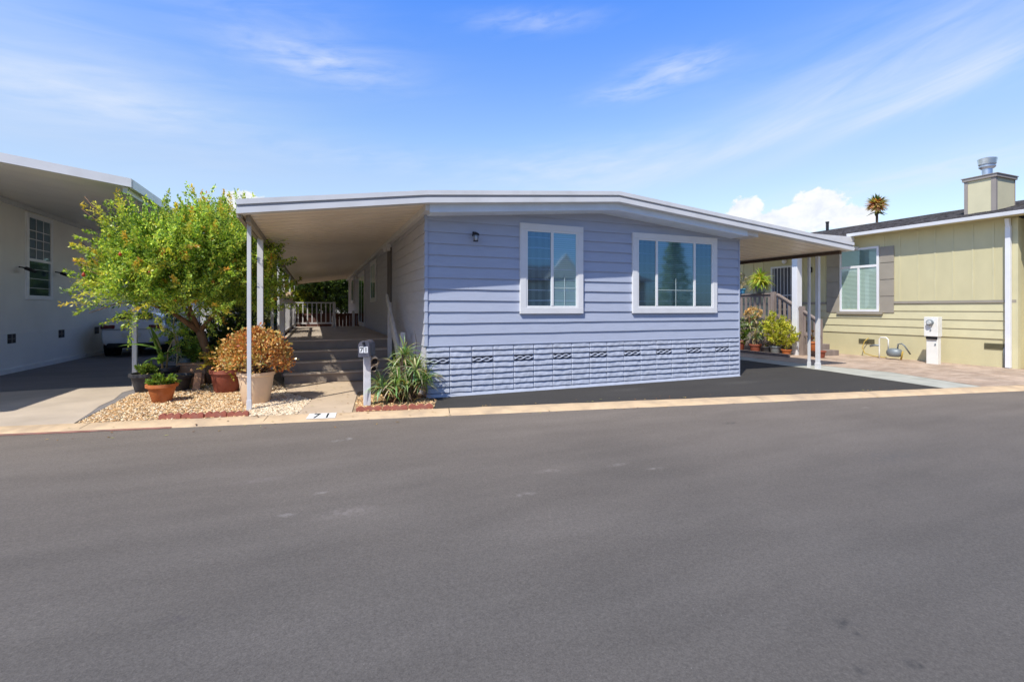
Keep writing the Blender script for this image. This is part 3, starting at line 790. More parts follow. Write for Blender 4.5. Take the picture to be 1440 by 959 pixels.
ls.build('lap_board', M['green_light'], nb)
MB().box(UW-.04, UW, V0, 9.70, 1.76, 1.835).build('belt_trim', M['green_trim'], nb)
MB().box(UW-.04, UW, 11.92, V1, 1.76, 1.835).build('belt_trim', M['green_trim'], nb)
MB().box(UW+.58, UW+.62, .5, V0-.05, 1.70, 1.835).build('belt_trim', M['green_trim'], nb)
ct_ = MB(); ct_.box(UW-.035, UW+.12, V0-.035, V0+.09, 0, 4.0); ct_.build('corner_trim', M['green_light'], nb)
# window with shutters
wf = MB(); x = UW-.05
y0, y1, z0, z1 = 10.14, 11.42, 1.5, 3.66
wf.box(x, UW, y0, y1, z1-.07, z1); wf.box(x, UW, y0, y1, z0, z0+.07); wf.box(x+.002, UW, y0, y0+.07, z0+.07, z1-.07); wf.box(x+.002, UW, y1-.07, y1, z0+.07, z1-.07)
wf.box(x-.003, UW, y0+.07, y1-.07, 2.98, 3.06); ym = (y0+y1)/2; wf.box(x-.001, UW, ym-.035, ym+.035, z0+.07, 2.98)
wn = wf.build('window', M['trim'], nb, bevel=.003)
for (a, b, c0, d0) in ((y0+.07, ym-.035, z0+.07, 2.98), (ym+.035, y1-.07, z0+.07, 2.98), (y0+.07, y1-.07, 3.06, z1-.07)):
    MB().plane_x(x+.015, a, b, c0, d0).build('pane', M['glass_clear'], wn)
    MB().box(x+.028, x+.032, a, b, c0, d0).build('blind', M['blind_pale' if d0 < 3 else 'blind'], wn)
MB().box(UW-.09, UW-.0, y0-.12, y1+.08, z0-.09, z0-.002).build('sill', M['green_trim'], wn)
for (a, b) in ((9.70, 10.12), (11.45, 11.90)):
    s_ = MB()
    for i in range(4):
        zz = 1.46+i*.545; s_.box(UW-.035, UW-.005, a, b, zz, zz+.52)
    s_.box(UW-.02, UW-.004, a+.01, b-.01, 1.47, 3.6)
    s_.build('shutter', M['green_trim'], nb, bevel=.006)
for (vy, zz, w, h) in ((10.54, .5, .5, .15), (7.23, .57, .44, .155), (15.2, .5, .4, .15)):
    v_ = MB().box(UW-.012, UW-.001, vy-w/2, vy+w/2, zz-h/2, zz+h/2).build('vent', mat('vent_mesh', (.10, .09, .05), .8), nb)
    lv = MB()
    for i in range(5): lv.box(UW-.02, UW-.012, vy-w/2, vy+w/2, zz-h/2+i*h/5, zz-h/2+i*h/5+.008)
    lv.build('louvre', mat('vent_louvre', (.20, .18, .10), .7), v_)
# roof
ro = MB(); xe, xr, ze, zr = UW-.36, 20.8, 4.10, 5.04
ro.prism([(xe, ze-.03), (xe, ze+.05), (xr, zr), (24.4, ze+.05), (24.4, ze-.05)], 'y', V0-3.5, V1+.3)
roof = ro.build('roof', M['shingle'], nb)
rg = MB(); v = V0-3.4       # shingle courses and ragged tabs
sl = (zr-ze-.05)/(xr-xe)
for r in range(17):
    xx = xe+.05+r*.21
    v = V0-3.45+rnd.random()*.2
    while v < V1+.25:
        w = rnd.uniform(.15, .32); t = rnd.uniform(.006, .020)
        rg.add([(xx, v, ze+.05+sl*(xx-xe)+t), (xx, v+w*.95, ze+.05+sl*(xx-xe)+t), (xx+.24, v+w*.95, ze+.05+sl*(xx+.24-xe)+.004), (xx+.24, v, ze+.05+sl*(xx+.24-xe)+.004),
                (xx, v, ze+.04+sl*(xx-xe)), (xx, v+w*.95, ze+.04+sl*(xx-xe))], [(0, 1, 2, 3), (4, 5, 1, 0)])
        v += w
rg.build('shingles', M['shingle'], roof)
gt = MB(); gt.prism([(xe-.12, ze+.03), (xe-.11, ze-.07), (xe-.02, ze-.07), (xe-.0, ze+.035)], 'y', V0-3.5, 10.9); gt.build('gutter', M['metal_w'], nb, bevel=.006)
sf = MB().box(xe, UW+.0, V0-3.5, V1, ze-.06, ze-.032).build('soffit', M['green_light'], nb)
dsx = UW-.09
ds = MB(); ds.box(dsx-.045, dsx+.045, 6.86, 6.97, .02, 3.8); ds.beam((dsx, 6.915, 3.78), (dsx-.05, 6.915, 4.0), .1, .09, (0, 1, 0)); ds.build('downspout', M['trim'], nb, bevel=.006)
# flue and plumbing vent, chimney
cb = (17.75, 18.75); 
a = ray(1357, 270); va = a[1]*cb[0]/a[0]; a = ray(1400, 270); vb_ = a[1]*cb[0]/a[0]
zt_ = 1.6+(434-252)/F*(cb[0]/ray(1357, 250)[0])
ch = MB().box(cb[0], cb[1], vb_, va, 4.0, zt_-.10).build('chimney', M['chim'], nb)
for (x_, y_) in ((cb[0], vb_), (cb[0], va), (cb[1], vb_)):
    boxo('trim', M['chimt'], ch, x_-.015, x_+.07 if x_ == cb[0] else x_+.015, (y_-.015) if y_ == vb_ else y_-.07, (y_+.09) if y_ == vb_ else y_+.015, 4.0, zt_-.1)
cap = MB().box(cb[0]-.05, cb[1]+.05, vb_-.05, va+.05, zt_-.10, zt_-.02); cap.box(cb[0]-.07, cb[1]+.07, vb_-.07, va+.07, zt_-.02, zt_+.0); cap.build('cap', M['chimt'], ch)
fx, fy = (cb[0]+cb[1])/2, (va+vb_)/2+.05
MB().lathe(fx, fy, [(.12, zt_), (.12, zt_+.26), (.15, zt_+.28), (.19, zt_+.32), (.19, zt_+.36), (.17, zt_+.38), (.20, zt_+.40), (.22, zt_+.56), (.17, zt_+.58)], 24).build('flue', M['steel'], ch, smooth=True, auto=True)
def roofz(x_): return ze+.05+sl*(x_-xe)
MB().lathe(20.4, 14.1, [(.06, 4.8), (.06, 5.28), (.075, 5.28), (.075, 5.33)], 10).build('vent_pipe', M['black'], nb)
MB().prism([(15.1, 4.9), (16.0, 4.9), (15.8, 5.12), (15.4, 5.12)], 'x', 20.2, 20.7).build('roof_vent', M['shingle'], nb)
MB().tube([(UW-.03, 8.75, .0), (UW-.03, 8.75, 1.0), (UW-.03, 8.6, 1.08), (16.6, 8.45, 1.08)], .014, 8).build('conduit', M['pedestal'], nb, smooth=True)
MB().tube([(UW-.05, 7.02, .03), (UW-.05, 7.02, .5), (UW-.02, 7.02, .56)], .018, 8).build('hose_bib', M['grey'], nb, smooth=True)
# porch cover
pc = MB(); pc.box(14.8, UW-.2, 10.8, 16.0, 3.93, 3.96); pc.box(14.8, UW-.31, 10.76, 10.8, 3.86, 4.02); pc.box(14.76, 14.8, 10.76, 16, 3.86, 4.02)
pc.box(14.8, UW-.02, 10.78, 10.9, 3.60, 3.70)
pc.build('porch_cover', M['metal_w'], nb)
pp = MB(); pp.box(15.26, 15.50, 11.6, 11.80, .0, 3.93); pp.build('porch_column', M['trim'], nb, bevel=.008)
# security door and lamps
dd = MB(); y0, y1, z0, z1 = 13.15, 14.2, 1.16, 3.28
dd.box(UW-.05, UW-.005, y0, y0+.07, z0, z1); dd.box(UW-.05, UW-.005, y1-.07, y1, z0, z1); dd.box(UW-.052, UW-.005, y0, y1, z1-.07, z1); dd.box(UW-.05, UW-.005, y0+.07, y1-.07, 2.1, 2.14)
for i in range(1, 7): yy = y0+(y1-y0)*i/7; dd.box(UW-.045, UW-.03, yy-.01, yy+.01, z0, z1-.07)
door = dd.build('door', M['metal_w'], nb); boxo('door_panel', mat('dark_door', (.10, .10, .11), .6), door, UW-.02, UW-.006, y0+.07, y1-.07, z0, z1-.07)
MB().lathe(UW-.09, 13.55, [(.03, 3.36), (.08, 3.4), (.09, 3.47), (.05, 3.53)], 14).build('porch_lamp', M['trim'], nb, smooth=True)
MB().box(UW-.12, UW-.01, 12.45, 12.58, 2.95, 3.15).build('wall_lamp', M['black'], nb, bevel=.02)

# porch deck on the right
pd = thing('porch_steps', 'weathered wooden porch with picket railing and stairs beside the sage house', 'porch', (16, 12.5, 0))
MB().box(15.35, UW-.03, 12.6, 16.2, 1.05, 1.16).build('floor', M['greywood'], pd)
MB().box(15.45, UW-.05, 12.7, 16.1, 0, 1.05).build('skirt_board', M['greywood'], pd)
for i in range(5):
    MB().box(15.5, 16.5, 11.0+.32*i, 12.6, .19*i, .19*(i+1)-.004*i).build('step', M['greywood'], pd, bevel=.006)
def picket(parent, a, b, n, zb=.75, m='greywood'):
    a = Vector(a); b = Vector(b); r = MB(); r.beam(a, b, .13, .045); r.beam(a-Vector((0,0,.0705)), b-Vector((0,0,.0705)), .04, .09); o = r.build('top_rail', M[m], parent)
    r = MB(); r.beam(a-Vector((0,0,zb)), b-Vector((0,0,zb)), .04, .08); r.build('bottom_rail', M[m], parent)
    for i in range(n):
        p = a.lerp(b, (i+.5)/n); MB().box(p.x-.015, p.x+.015, p.y-.045, p.y+.045, p.z-zb-.08, p.z-.06).build('picket', M[m], o)
picket(pd, (15.3, 12.62, 2.14), (15.3, 15.9, 2.14), 16, .85)
picket(pd, (15.38, 12.45, 2.12), (15.38, 10.95, 1.22), 8)
for (x, y, t) in ((15.3, 12.55, 2.2), (15.38, 11.5, 1.68), (15.38, 10.9, 1.25)):
    MB().box(x-.07, x+.07, y-.07, y+.07, 0, t).build('newel_post', M['greywood'], pd, bevel=.006)

# pedestal & gas meter
ped = thing('utility_pedestal', 'white metal utility pedestal with a round meter against the sage wall', 'meter pedestal', (16.45, 8.25, 0))
MB().box(16.44, 16.6, 8.16, 8.44, 0, .82).build('lower_cabinet', M['pedestal'], ped, bevel=.008)
uc = MB(); uc.box(16.38, 16.6, 8.13, 8.47, .80, 1.36); uc.build('upper_cabinet', M['pedestal'], ped, bevel=.01)
MB().box(16.40, 16.45, 8.17, 8.43, .72, .80).build('painted_shadow', M['dark'], ped)  # dark block stands in for the shade under the upper cabinet
mt_ = MB(); mt_.tube([(16.38, 8.30, 1.2), (16.30, 8.30, 1.2)], .08, 18); mo = mt_.build('meter_ring', M['grey'], ped, smooth=True, auto=True)
MB().tube([(16.31, 8.30, 1.2), (16.27, 8.30, 1.2)], [.065, .05], 18).build('meter_dial', mat('meter_glass', (.5, .52, .5), .15), mo, smooth=True, auto=True)
MB().tube([(16.38, 8.30, .98), (16.36, 8.30, .98)], .02, 8).build('latch', M['grey'], ped)
MB().box(16.42, 16.44, 8.2, 8.23, .55, .6).build('latch', M['grey'], ped)

gm = thing('gas_meter', 'grey gas meter with bent pipes and a yellow hose against the sage wall', 'gas meter', (16.8, 9.7, 0))
MB().lathe(16.75, 9.45, [(.10, .10), (.15, .13), (.17, .2), (.17, .26), (.14, .33), (.08, .36)], 16, 1, 1.25).build('meter_body', M['grey'], gm, smooth=True)
MB().tube([(16.75, 9.62, .33), (16.75, 9.62, .62), (16.75, 9.68, .68), (16.75, 9.84, .68), (16.75, 9.88, .62), (16.75, 9.88, .25), (16.75, 9.88, .0)], .02, 8).build('pipe', M['pedestal'], gm, smooth=True)
MB().tube([(16.75, 9.36, .33), (16.75, 9.34, .5), (16.75, 9.24, .52), (16.75, 9.16, .45), (16.95, 9.12, .2)], .022, 8).build('pipe', M['grey'], gm, smooth=True)
MB().tube([(16.75, 9.88, .42), (16.75, 10.02, .42), (16.75, 10.16, .38)], .03, 8).build('regulator', M['grey'], gm, smooth=True)
MB().tube([(17.1, 10.42, .62), (17.05, 10.52, .5), (16.98, 10.54, .3), (16.9, 10.42, .12), (16.8, 10.1, .06), (16.78, 9.7, .05)], .015, 8).build('hose', M['yellow'], gm, smooth=True)
MB().tube([(16.78, 9.28, .02), (16.72, 9.2, .28)], .025, 8).build('hose', M['yellow'], gm, smooth=True)

# potted plants along the porch
def simple_pot(root, x, y, z0, rt, rb, h, m, rim=.02, sx=1, sy=1):
    pr = [(rb, z0), (rb+.004, z0+.004), (rt-.008, z0+h*.82), (rt+rim, z0+h*.83), (rt+rim, z0+h), (rt-.012, z0+h), (rt-.02, z0+h*.88), (0.01, z0+h*.88)]
    p = MB().lathe(x, y, pr, 30, sx, sy).build('pot', M[m], root, smooth=True, auto=True)
    MB().lathe(x, y, [(rt-.022, z0+h*.885), (rt*.5, z0+h*.91), (.01, z0+h*.92)], 20, sx, sy).build('soil', M['soil'], p)
    return p
GR = [(.10, .17, .03), (.16, .26, .04), (.24, .34, .05), (.05, .10, .02)]
def pot_plant(lab, x, y, rt, h, m, fol, z0=0, group='potted plants along the sage house porch', kind='potted_plant', rb=None):
    r = thing(kind, lab, 'potted plant', (x, y, z0), group)
    simple_pot(r, x, y, z0, rt, rb or rt*.72, h, m)
    if fol: fol(r, x, y, z0+h*.9)
    return r
def f_bush(rx, rz, n, stops, w, L=.06, W=.45, up=.5):
    def f(r, x, y, z):
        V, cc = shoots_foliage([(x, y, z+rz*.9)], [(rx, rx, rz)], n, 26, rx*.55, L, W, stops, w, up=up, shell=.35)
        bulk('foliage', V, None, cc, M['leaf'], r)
        st_ = MB()
        for i in range(5):
            a = rnd.random()*6.28; st_.tube([(x, y, z-.03), (x+rx*.4*math.cos(a), y+rx*.4*math.sin(a), z+rz)], .008, 5)
        st_.build('stem', M['stem_y'], r)
    return f
def f_strap(n, Ln, w, droop, cols, heads=((0, 0, 0),)):
    def f(r, x, y, z):
        mb = MB()
        for (hx, hy, hz) in heads:
            for i in range(n):
                c0 = [v*rnd.uniform(.7, 1.3) for v in rnd.choice(cols)]
                strap(mb, (x+hx+rnd.uniform(-.02, .02), y+hy+rnd.uniform(-.02, .02), z+hz), rnd.random()*6.28, rnd.uniform(.2, 1.45), Ln*rnd.uniform(.6, 1.2), w, droop, c0)
        mb.build('leaves', M['leaf'], r)
        st_ = MB()
        for (hx, hy, hz) in heads: st_.tube([(x+hx*.3, y+hy*.3, z-.03), (x+hx, y+hy, z+hz+.02)], .014, 6)
        st_.build('stem', M['stem_y'], r)
    return f
YG = [(.66, .70, .10), (.78, .74, .12), (.44, .54, .09), (.22, .30, .05)]
GRY = [(.44, .50, .30), (.58, .60, .38), (.30, .38, .20)]
pot_plant('green leafy plant in a dark clay pot at the near left of the porch row', 14.65, 13.5, .22, .42, 'terra_d', f_bush(.42, .42, 60, GR, [3, 3, 3, 1], .09))
pot_plant('grey green aloe with a peach flower head in an orange pot', 14.75, 12.85, .19, .32, 'terra_d', f_strap(34, .55, .04, 1.5, GRY, ((0, 0, .2), (.1, -.15, .5), (-.1, .15, .65), (0, .05, .85))))
fh = MB()
for o in list(C.objects):
    if o.name.startswith('potted_plant') and 'peach' in o.get('label', ''):
        V, cc = shoots_foliage([(14.7, 12.9, 1.42)], [(.26, .30, .22)], 90, 24, .08, .05, .6, [(.80, .60, .32), (.84, .68, .40), (.66, .52, .26)], [3, 2, 2], up=.3, shell=.75)
        bulk('flower_head', V, None, cc, M['leaf'], o)
pot_plant('small black pot of low succulents between the aloe and the yellow shrub', 14.85, 12.45, .16, .26, 'blackpot', f_strap(16, .2, .03, .8, [(.35, .25, .16), (.28, .25, .12)]))
pot_plant('tall yellow green shrub in a grey pot beside the porch column', 14.9, 12.15, .18, .30, 'grey', f_bush(.38, .62, 110, YG, [3, 3, 2, 1], .075, .5, .9))
pot_plant('yellow green spiky shrub in a clay pot just left of the porch column', 15.0, 11.8, .15, .2, 'terra', f_bush(.30, .5, 70, YG, [3, 3, 1, 1], .07, .5, .9))
pot_plant('small orange clay pot of red leaves right of the porch column', 15.2, 10.95, .16, .30, 'terra', f_bush(.14, .2, 16, [(.3, .12, .05), (.2, .2, .06)], [2, 1], .05), z0=.22)
pot_plant('brown clay pot on the ground right of the porch column', 15.15, 10.7, .15, .24, 'terra_d', None)
hb = pot_plant('lime green fern in a dark basket on the porch rail', 15.3, 13.1, .2, .28, 'grey', f_strap(90, .52, .045, 2.0, [(.52, .62, .07), (.66, .70, .12), (.34, .46, .07)], ((0, 0, 0), (.1, .1, .1), (-.1, -.12, .12), (0, 0, .25))), z0=2.17)
pot_plant('turquoise pot with pale pink blossoms at the left end of the porch rail', 15.3, 13.95, .14, .2, 'glaze' if 'glaze' in M else 'blue', f_bush(.3, .3, 40, [(.62, .50, .42), (.5, .48, .22), (.25, .32, .08)], [3, 2, 2], .06), z0=2.17)
boxo('wood_edging', M['greywood'], None, 14.3, 14.42, 11.2, 14.6, 0, .1); tag([o for o in C.objects if o.name == 'wood_edging'][0], 'low dark timber edging board in front of the porch pots', 'edging')

# ================================================================== LEFT NEIGHBOUR
UL = -7.0
ln = thing('carport_house', 'grey cream house on the left with a wide carport cover and gridded window', 'house', (-8, 16, 0))
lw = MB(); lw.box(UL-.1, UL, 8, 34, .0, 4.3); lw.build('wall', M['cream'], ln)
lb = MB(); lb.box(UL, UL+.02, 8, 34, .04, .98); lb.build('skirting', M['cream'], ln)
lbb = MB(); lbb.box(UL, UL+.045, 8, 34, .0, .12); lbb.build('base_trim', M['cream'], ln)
lt = MB(); lt.box(UL, UL+.06, 8, 34, 4.17, 4.29); lt.build('eave_trim', M['trim'], ln)
for vy in (15.8, 18.35, 20.85):
    v_ = MB().box(UL+.022, UL+.03, vy-.17, vy+.17, .74, .97).build('vent', M['black'], ln)
    MB().box(UL+.03, UL+.036, vy-.02, vy+.02, .74, .97).box(UL+.03, UL+.035, vy-.17, vy+.17, .84, .86).build('grille', M['bin'], v_)
y0, y1, z0, z1 = 16.45, 17.8, 1.84, 4.12
wf = MB(); wf.box(UL, UL+.05, y0, y1, z1-.11, z1); wf.box(UL, UL+.05, y0, y1, z0, z0+.11); wf.box(UL, UL+.048, y0, y0+.11, z0+.11, z1-.11); wf.box(UL, UL+.048, y1-.11, y1, z0+.11, z1-.11)
wf.box(UL+.01, UL+.052, y0+.11, y1-.11, 2.86, 2.93); wn = wf.build('window', mat('bright_white_trim', (.95, .95, .95), .4, .02), ln)
MB().plane_x(UL+.018, y0+.1, y1-.1, z0+.1, z1-.1).build('pane', M['glass_dark'], wn)
MB().box(UL+.004, UL+.008, y0+.1, y1-.1, z0+.1, z1-.1).build('blind', mat('grey_blind', (.36, .35, .33), .8), wn)
g = MB()
for i in (1, 2): yy = y0+.11+(y1-y0-.22)*i/3; g.box(UL+.022, UL+.03, yy-.012, yy+.012, 2.93, z1-.11)
for zz in (3.2, 3.45, 3.68): g.box(UL+.0215, UL+.0295, y0+.11, y1-.11, zz-.011, zz+.011)
for zz in (2.15, 2.4, 2.65): g.box(UL+.0215, UL+.0255, y0+.11, y1-.11, zz-.006, zz+.006)
g.build('grille', M['vinyl'], wn)
# clothes rack / bracket below the sash
br_ = MB()
for vy in (16.1, 17.95):
    br_.tube([(UL+.03, vy, 2.66), (UL+.25, vy, 2.62)], .02, 6); br_.tube([(UL+.22, vy-.12, 2.62), (UL+.3, vy+.12, 2.56)], .045, 8)
br_.build('spot_lamp', M['black'], ln, smooth=True)
# carport roof: soffit, fascia

def zl(x): return 3.73+(x+3.0)*(4.30-3.73)/(UL+.02+3.0)
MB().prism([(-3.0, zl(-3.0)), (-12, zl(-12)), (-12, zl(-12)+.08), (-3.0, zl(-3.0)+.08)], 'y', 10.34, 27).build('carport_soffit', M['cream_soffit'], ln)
MB().prism([(-2.96, zl(-3.0)-.02), (-12, zl(-12)-.02), (-12, zl(-12)+.13), (-2.96, zl(-3.0)+.13)], 'y', 10.28, 10.34).build('carport_fascia', M['metal_w'], ln)
MB().box(-3.0, -2.95, 10.341, 27, 3.70, 3.855).build('carport_gutter', M['metal_w'], ln)
MB().box(-3.12, -3.04, 10.4, 27, 3.62, 3.725).build('carport_beam', M['metal_w'], ln)
for (xx, yy) in ((-3.45, 12.2), (-3.09, 16.2), (-3.09, 20.2), (-3.09, 24)):
    MB().box(xx-.04, xx+.04, yy-.04, yy+.04, 0, 3.63 if xx > -3.2 else 3.79).build('carport_post', M['trim'], ln, bevel=.004)

# car under the cover: white hatchback, rear towards the street
car = thing('parked_car', 'white car parked under the left carport with its rear to the street', 'car', (-5.65, 21.6, 0))
cx, cy = -5.62, 19.55
sec = [  # y, half width at waist, z bottom, z waist, half width top, z top
 (0.00, .70, .48, .86, .60, .92), (0.06, .84, .36, 1.00, .68, 1.06), (0.30, .89, .30, 1.04, .66, 1.28), (0.75, .91, .28, 1.04, .62, 1.44),
 (1.5, .92, .26, 1.02, .60, 1.50), (2.4, .92, .26, 1.0, .60, 1.49), (3.1, .91, .26, .98, .62, 1.20), (3.5, .90, .28, .95, .70, 1.0), (4.2, .86, .32, .86, .72, .90), (4.5, .70, .42, .7, .55, .76)]
cb_ = MB(); prof_n = 13
for (y, hw, zb, zw, ht, zt2) in sec:
    pts = [(-hw*.86, zb), (-hw*.97, zb+.12), (-hw, (zb+zw)/2), (-hw*.98, zw), (-ht-.04, zw+(zt2-zw)*.75), (-ht*.7, zt2-.01), (0, zt2+.02), (ht*.7, zt2-.01), (ht+.04, zw+(zt2-zw)*.75), (hw*.98, zw), (hw, (zb+zw)/2), (hw*.97, zb+.12), (hw*.86, zb)]
    cb_.v += [(cx+p[0], cy+y, p[1]) for p in pts]
for i in range(len(sec)-1):
    for k in range(prof_n): cb_.f.append((i*prof_n+k, i*prof_n+(k+1)%prof_n, (i+1)*prof_n+(k+1)%prof_n, (i+1)*prof_n+k)); cb_.c.append(None)
cb_.f.append(tuple(range(prof_n))); cb_.c.append(None); cb_.f.append(tuple(range((len(sec)-1)*prof_n, len(sec)*prof_n))[::-1]); cb_.c.append(None)
co = cb_.build('body', M['car'], car, smooth=True); sd = co.modifiers.new('s', 'SUBSURF'); sd.levels = 2; sd.render_levels = 2
# wheels, glass, lamps, bumper
for (dx, dy) in ((-.84, .95), (.84, .95), (-.84, 3.6), (.84, 3.6)):
    sgn = 1 if dx > 0 else -1
    MB().tube([(cx+dx+sgn*.085-sgn*.28, cy+dy, .34), (cx+dx+sgn*.0872, cy+dy, .34)], .40, 26).build('wheel_arch', M['dark'], car)
    w = MB().tube([(cx+dx-.11, cy+dy, .33), (cx+dx-.10, cy+dy, .33), (cx+dx+.10, cy+dy, .33), (cx+dx+.11, cy+dy, .33)], [.30, .33, .33, .30], 28).build('wheel', M['tyre'], car, smooth=True, auto=True)
    MB().tube([(cx+dx+sgn*.10, cy+dy, .33), (cx+dx+sgn*.122, cy+dy, .33)], .21, 20).build('rim', M['rim'], w)
rw_ = MB(); rw_.add([(cx-.50, cy+.26, 1.24), (cx+.50, cy+.26, 1.24), (cx+.46, cy+.60, 1.43), (cx-.46, cy+.60, 1.43)], [(0, 1, 2, 3)]); rw_.build('rear_window', M['car_glass'], car)
for s in (-1, 1):
    MB().add([(0,0,0)], []) if False else None
    sw = MB(); X = lambda v: cx+s*v
    sw.add([(X(.875), cy+.55, 1.08), (X(.86), cy+2.9, 1.06), (X(.70), cy+2.55, 1.41), (X(.70), cy+.95, 1.40)], [(0, 1, 2, 3)]); sw.build('side_window', M['car_glass'], car)
    tl = MB(); tl.box(min(X(.46), X(.84)), max(X(.46), X(.84)), cy+.0, cy+.10, .93, 1.06); tl.build('tail_light', M['tail'], car, bevel=.03)
bmp = MB(); bmp.box(cx-.66, cx+.66, cy-.05, cy+.25, .30, .46); bmp.build('rear_diffuser', M['tyre'], car, bevel=.04)
MB().box(cx-.26, cx+.26, cy-.028, cy-.0, .66, .80).build('licence_plate', M['pedestal'], car, bevel=.004)
MB().box(cx-.80, cx+.80, cy-.012, cy+.02, .905, .915).build('hatch_gap', M['dark'], car)

# ================================================================== MAILBOX
mx_, my_ = .80, 8.32
mb_ = thing('mailbox', 'dark grey arched mailbox numbered 71 on a white post by the walkway', 'mailbox', (mx_, my_, 0))
MB().box(mx_-.055, mx_+.055, my_-.055, my_+.055, 0, .82).build('post', M['wpost'], mb_, bevel=.005)
rot = Matrix.Rotation(R(-20), 4, 'Z')
def rl(p): 
    q = rot @ Vector((p[0], p[1], 0)); return (mx_+q.x, my_+q.y, p[2])
arch = [(-.085, .82), (.085, .82), (.085, .99)]+[(.085*math.cos(t), .99+.085*math.sin(t)) for t in [math.pi*i/12 for i in range(1, 12)]]+[(-.085, .99)]
bb = MB(); bb.prism(arch, 'y', -.19, .20); bb.v = [rl(v) for v in bb.v]; body = bb.build('box', M['mbox'], mb_, bevel=.004)
dr_ = MB(); a2 = [(x*1.06, .82+(z-.82)*1.04-.004) for x, z in arch]; dr_.prism(a2, 'y', -.205, -.188); dr_.v = [rl(v) for v in dr_.v]; door = dr_.build('door', M['mbox'], mb_, bevel=.003)
hd = MB(); hd.box(-.015, .015, -.235, -.2, 1.02, 1.06); hd.v = [rl(v) for v in hd.v]; hd.build('handle', M['black'], door)
def digits(txt, size, name, m, parent, xf, ext=.001):
    cu = bpy.data.curves.new(name, 'FONT'); cu.body = txt; cu.size = size; cu.align_x = 'CENTER'; cu.extrude = ext; cu.offset = size*.012
    o = bpy.data.objects.new(name, cu); C.objects.link(o)
    dg = bpy.context.evaluated_depsgraph_get(); me = bpy.data.meshes.new_from_object(o.evaluated_get(dg)); bpy.data.objects.remove(o)
    mo = bpy.data.objects.new(name, me); C.objects.link(mo); me.materials.clear(); me.materials.append(m)
    if parent:
        off = root_loc(parent)
        for v in me.vertices: q = xf(v.co); v.co = (q[0]-off[0], q[1]-off[1], q[2]-off[2])
        mo.parent = parent
    else:
        for v in me.vertices: v.co = xf(v.co)
    return mo
for i, dgt in enumerate('71'):
    xx = -.036+.072*i
    pl = MB(); pl.box(xx-.031, xx+.031, -.2095, -.205, .885, .985); pl.v = [rl(v) for v in pl.v]
    p_ = pl.build('number_plate', M['trim'], door)
    digits(dgt, .105, 'number', M['paint_black'], p_, lambda c, xx=xx: rl((xx+c[0], -.2115-c[2], .9+c[1])))
tb = MB()
tb.tube([(mx_+.105, my_-.20, .735), (mx_+.125, my_+.14, .735)], .066, 18, cap=False); tb.tube([(mx_+.105, my_-.199, .735), (mx_+.125, my_+.14, .735)], .050, 18, cap=False)
tb.tube([(mx_+.09, my_-.17, .615), (mx_+.105, my_+.10, .615)], .042, 14, cap=False)
tb.tube([(mx_+.10, my_-.12, .59), (mx_+.14, my_-.12, .63), (mx_+.16, my_-.12, .70)], .008, 6)
tu = tb.build('newspaper_tube', M['paper'], mb_, smooth=True)
MB().tube([(mx_+.107, my_-.16, .735), (mx_+.1065, my_-.155, .735)], .0505, 18).tube([(mx_+.092, my_-.13, .615), (mx_+.0925, my_-.125, .615)], .041, 14).build('tube_end', M['dark'], tu)

# kerb number 71
s0 = kerb_s(453, 584)
pp_ = MB(); pp_.add([K(s0-.205, .055, kz(.055)+.005), K(s0+.205, .055, kz(.055)+.005), K(s0+.195, .272, kz(.272)+.005), K(s0-.195, .272, kz(.272)+.005)], [(0, 1, 2, 3)])
kn_ = pp_.build('kerb_number', M['paint_white']); tag(kn_, 'white painted house number 71 stencilled on the kerb', 'house number')
for d_, off in (('7', -.075), ('1', .08)):
    digits(d_, .20, 'digit', M['paint_black'], kn_, lambda c, off=off: K(s0+off+c[0]*1.0, .078+c[1]*1.25, kz(.078+c[1]*1.25)+.008), 0)

# scalloped brick edging
def edger(Ln):
    me = MB(); h = .075; poly = [(0, 0), (Ln, 0)]
    n = 3
    top = []
    for i in range(n):
        for j in range(9):
            t = j/8; top.append((Ln*(i+t)/n, h-.028+.03*math.sin(math.pi*t)))
    me.prism(poly+top[::-1], 'y', -.03, .03); return me
first = None
def place_edgers(sa, sb, n, w, labs):
    global first
    L_ = (sb-sa)/n-.012
    for i in range(n):
        s_ = sa+(sb-sa)*i/n
        p = K(s_, w+rnd.uniform(-.008, .008), .0)
        ang = math.atan2(kd.y, kd.x)+R(rnd.uniform(-2, 2))
        if first is None:
            first = edger(.40).build('edging_brick', M['brick'], None, bevel=.004); tag(first, labs[i], 'edging brick', 'scalloped red edging bricks along the kerb'); o = first
        else:
            o = first.copy(); C.objects.link(o); o['label'] = labs[i]
        o.location = p; o.rotation_euler = (0, 0, ang); o.scale = (L_/.40, 1, rnd.uniform(.95, 1.15))
place_edgers(kerb_s(219, 592), kerb_s(349, 586), 4, .36, ['scalloped red edging brick at the left end, below the terracotta pot', 'second scalloped red edging brick from the left end', 'third scalloped red edging brick from the left', 'scalloped red edging brick touching the front awning post'])
place_edgers(kerb_s(501, 578), kerb_s(610, 574), 3, .38, ['scalloped red edging brick below the mailbox post', 'scalloped red edging brick left of centre below the spiky plant', 'scalloped red edging brick nearest the black driveway'])

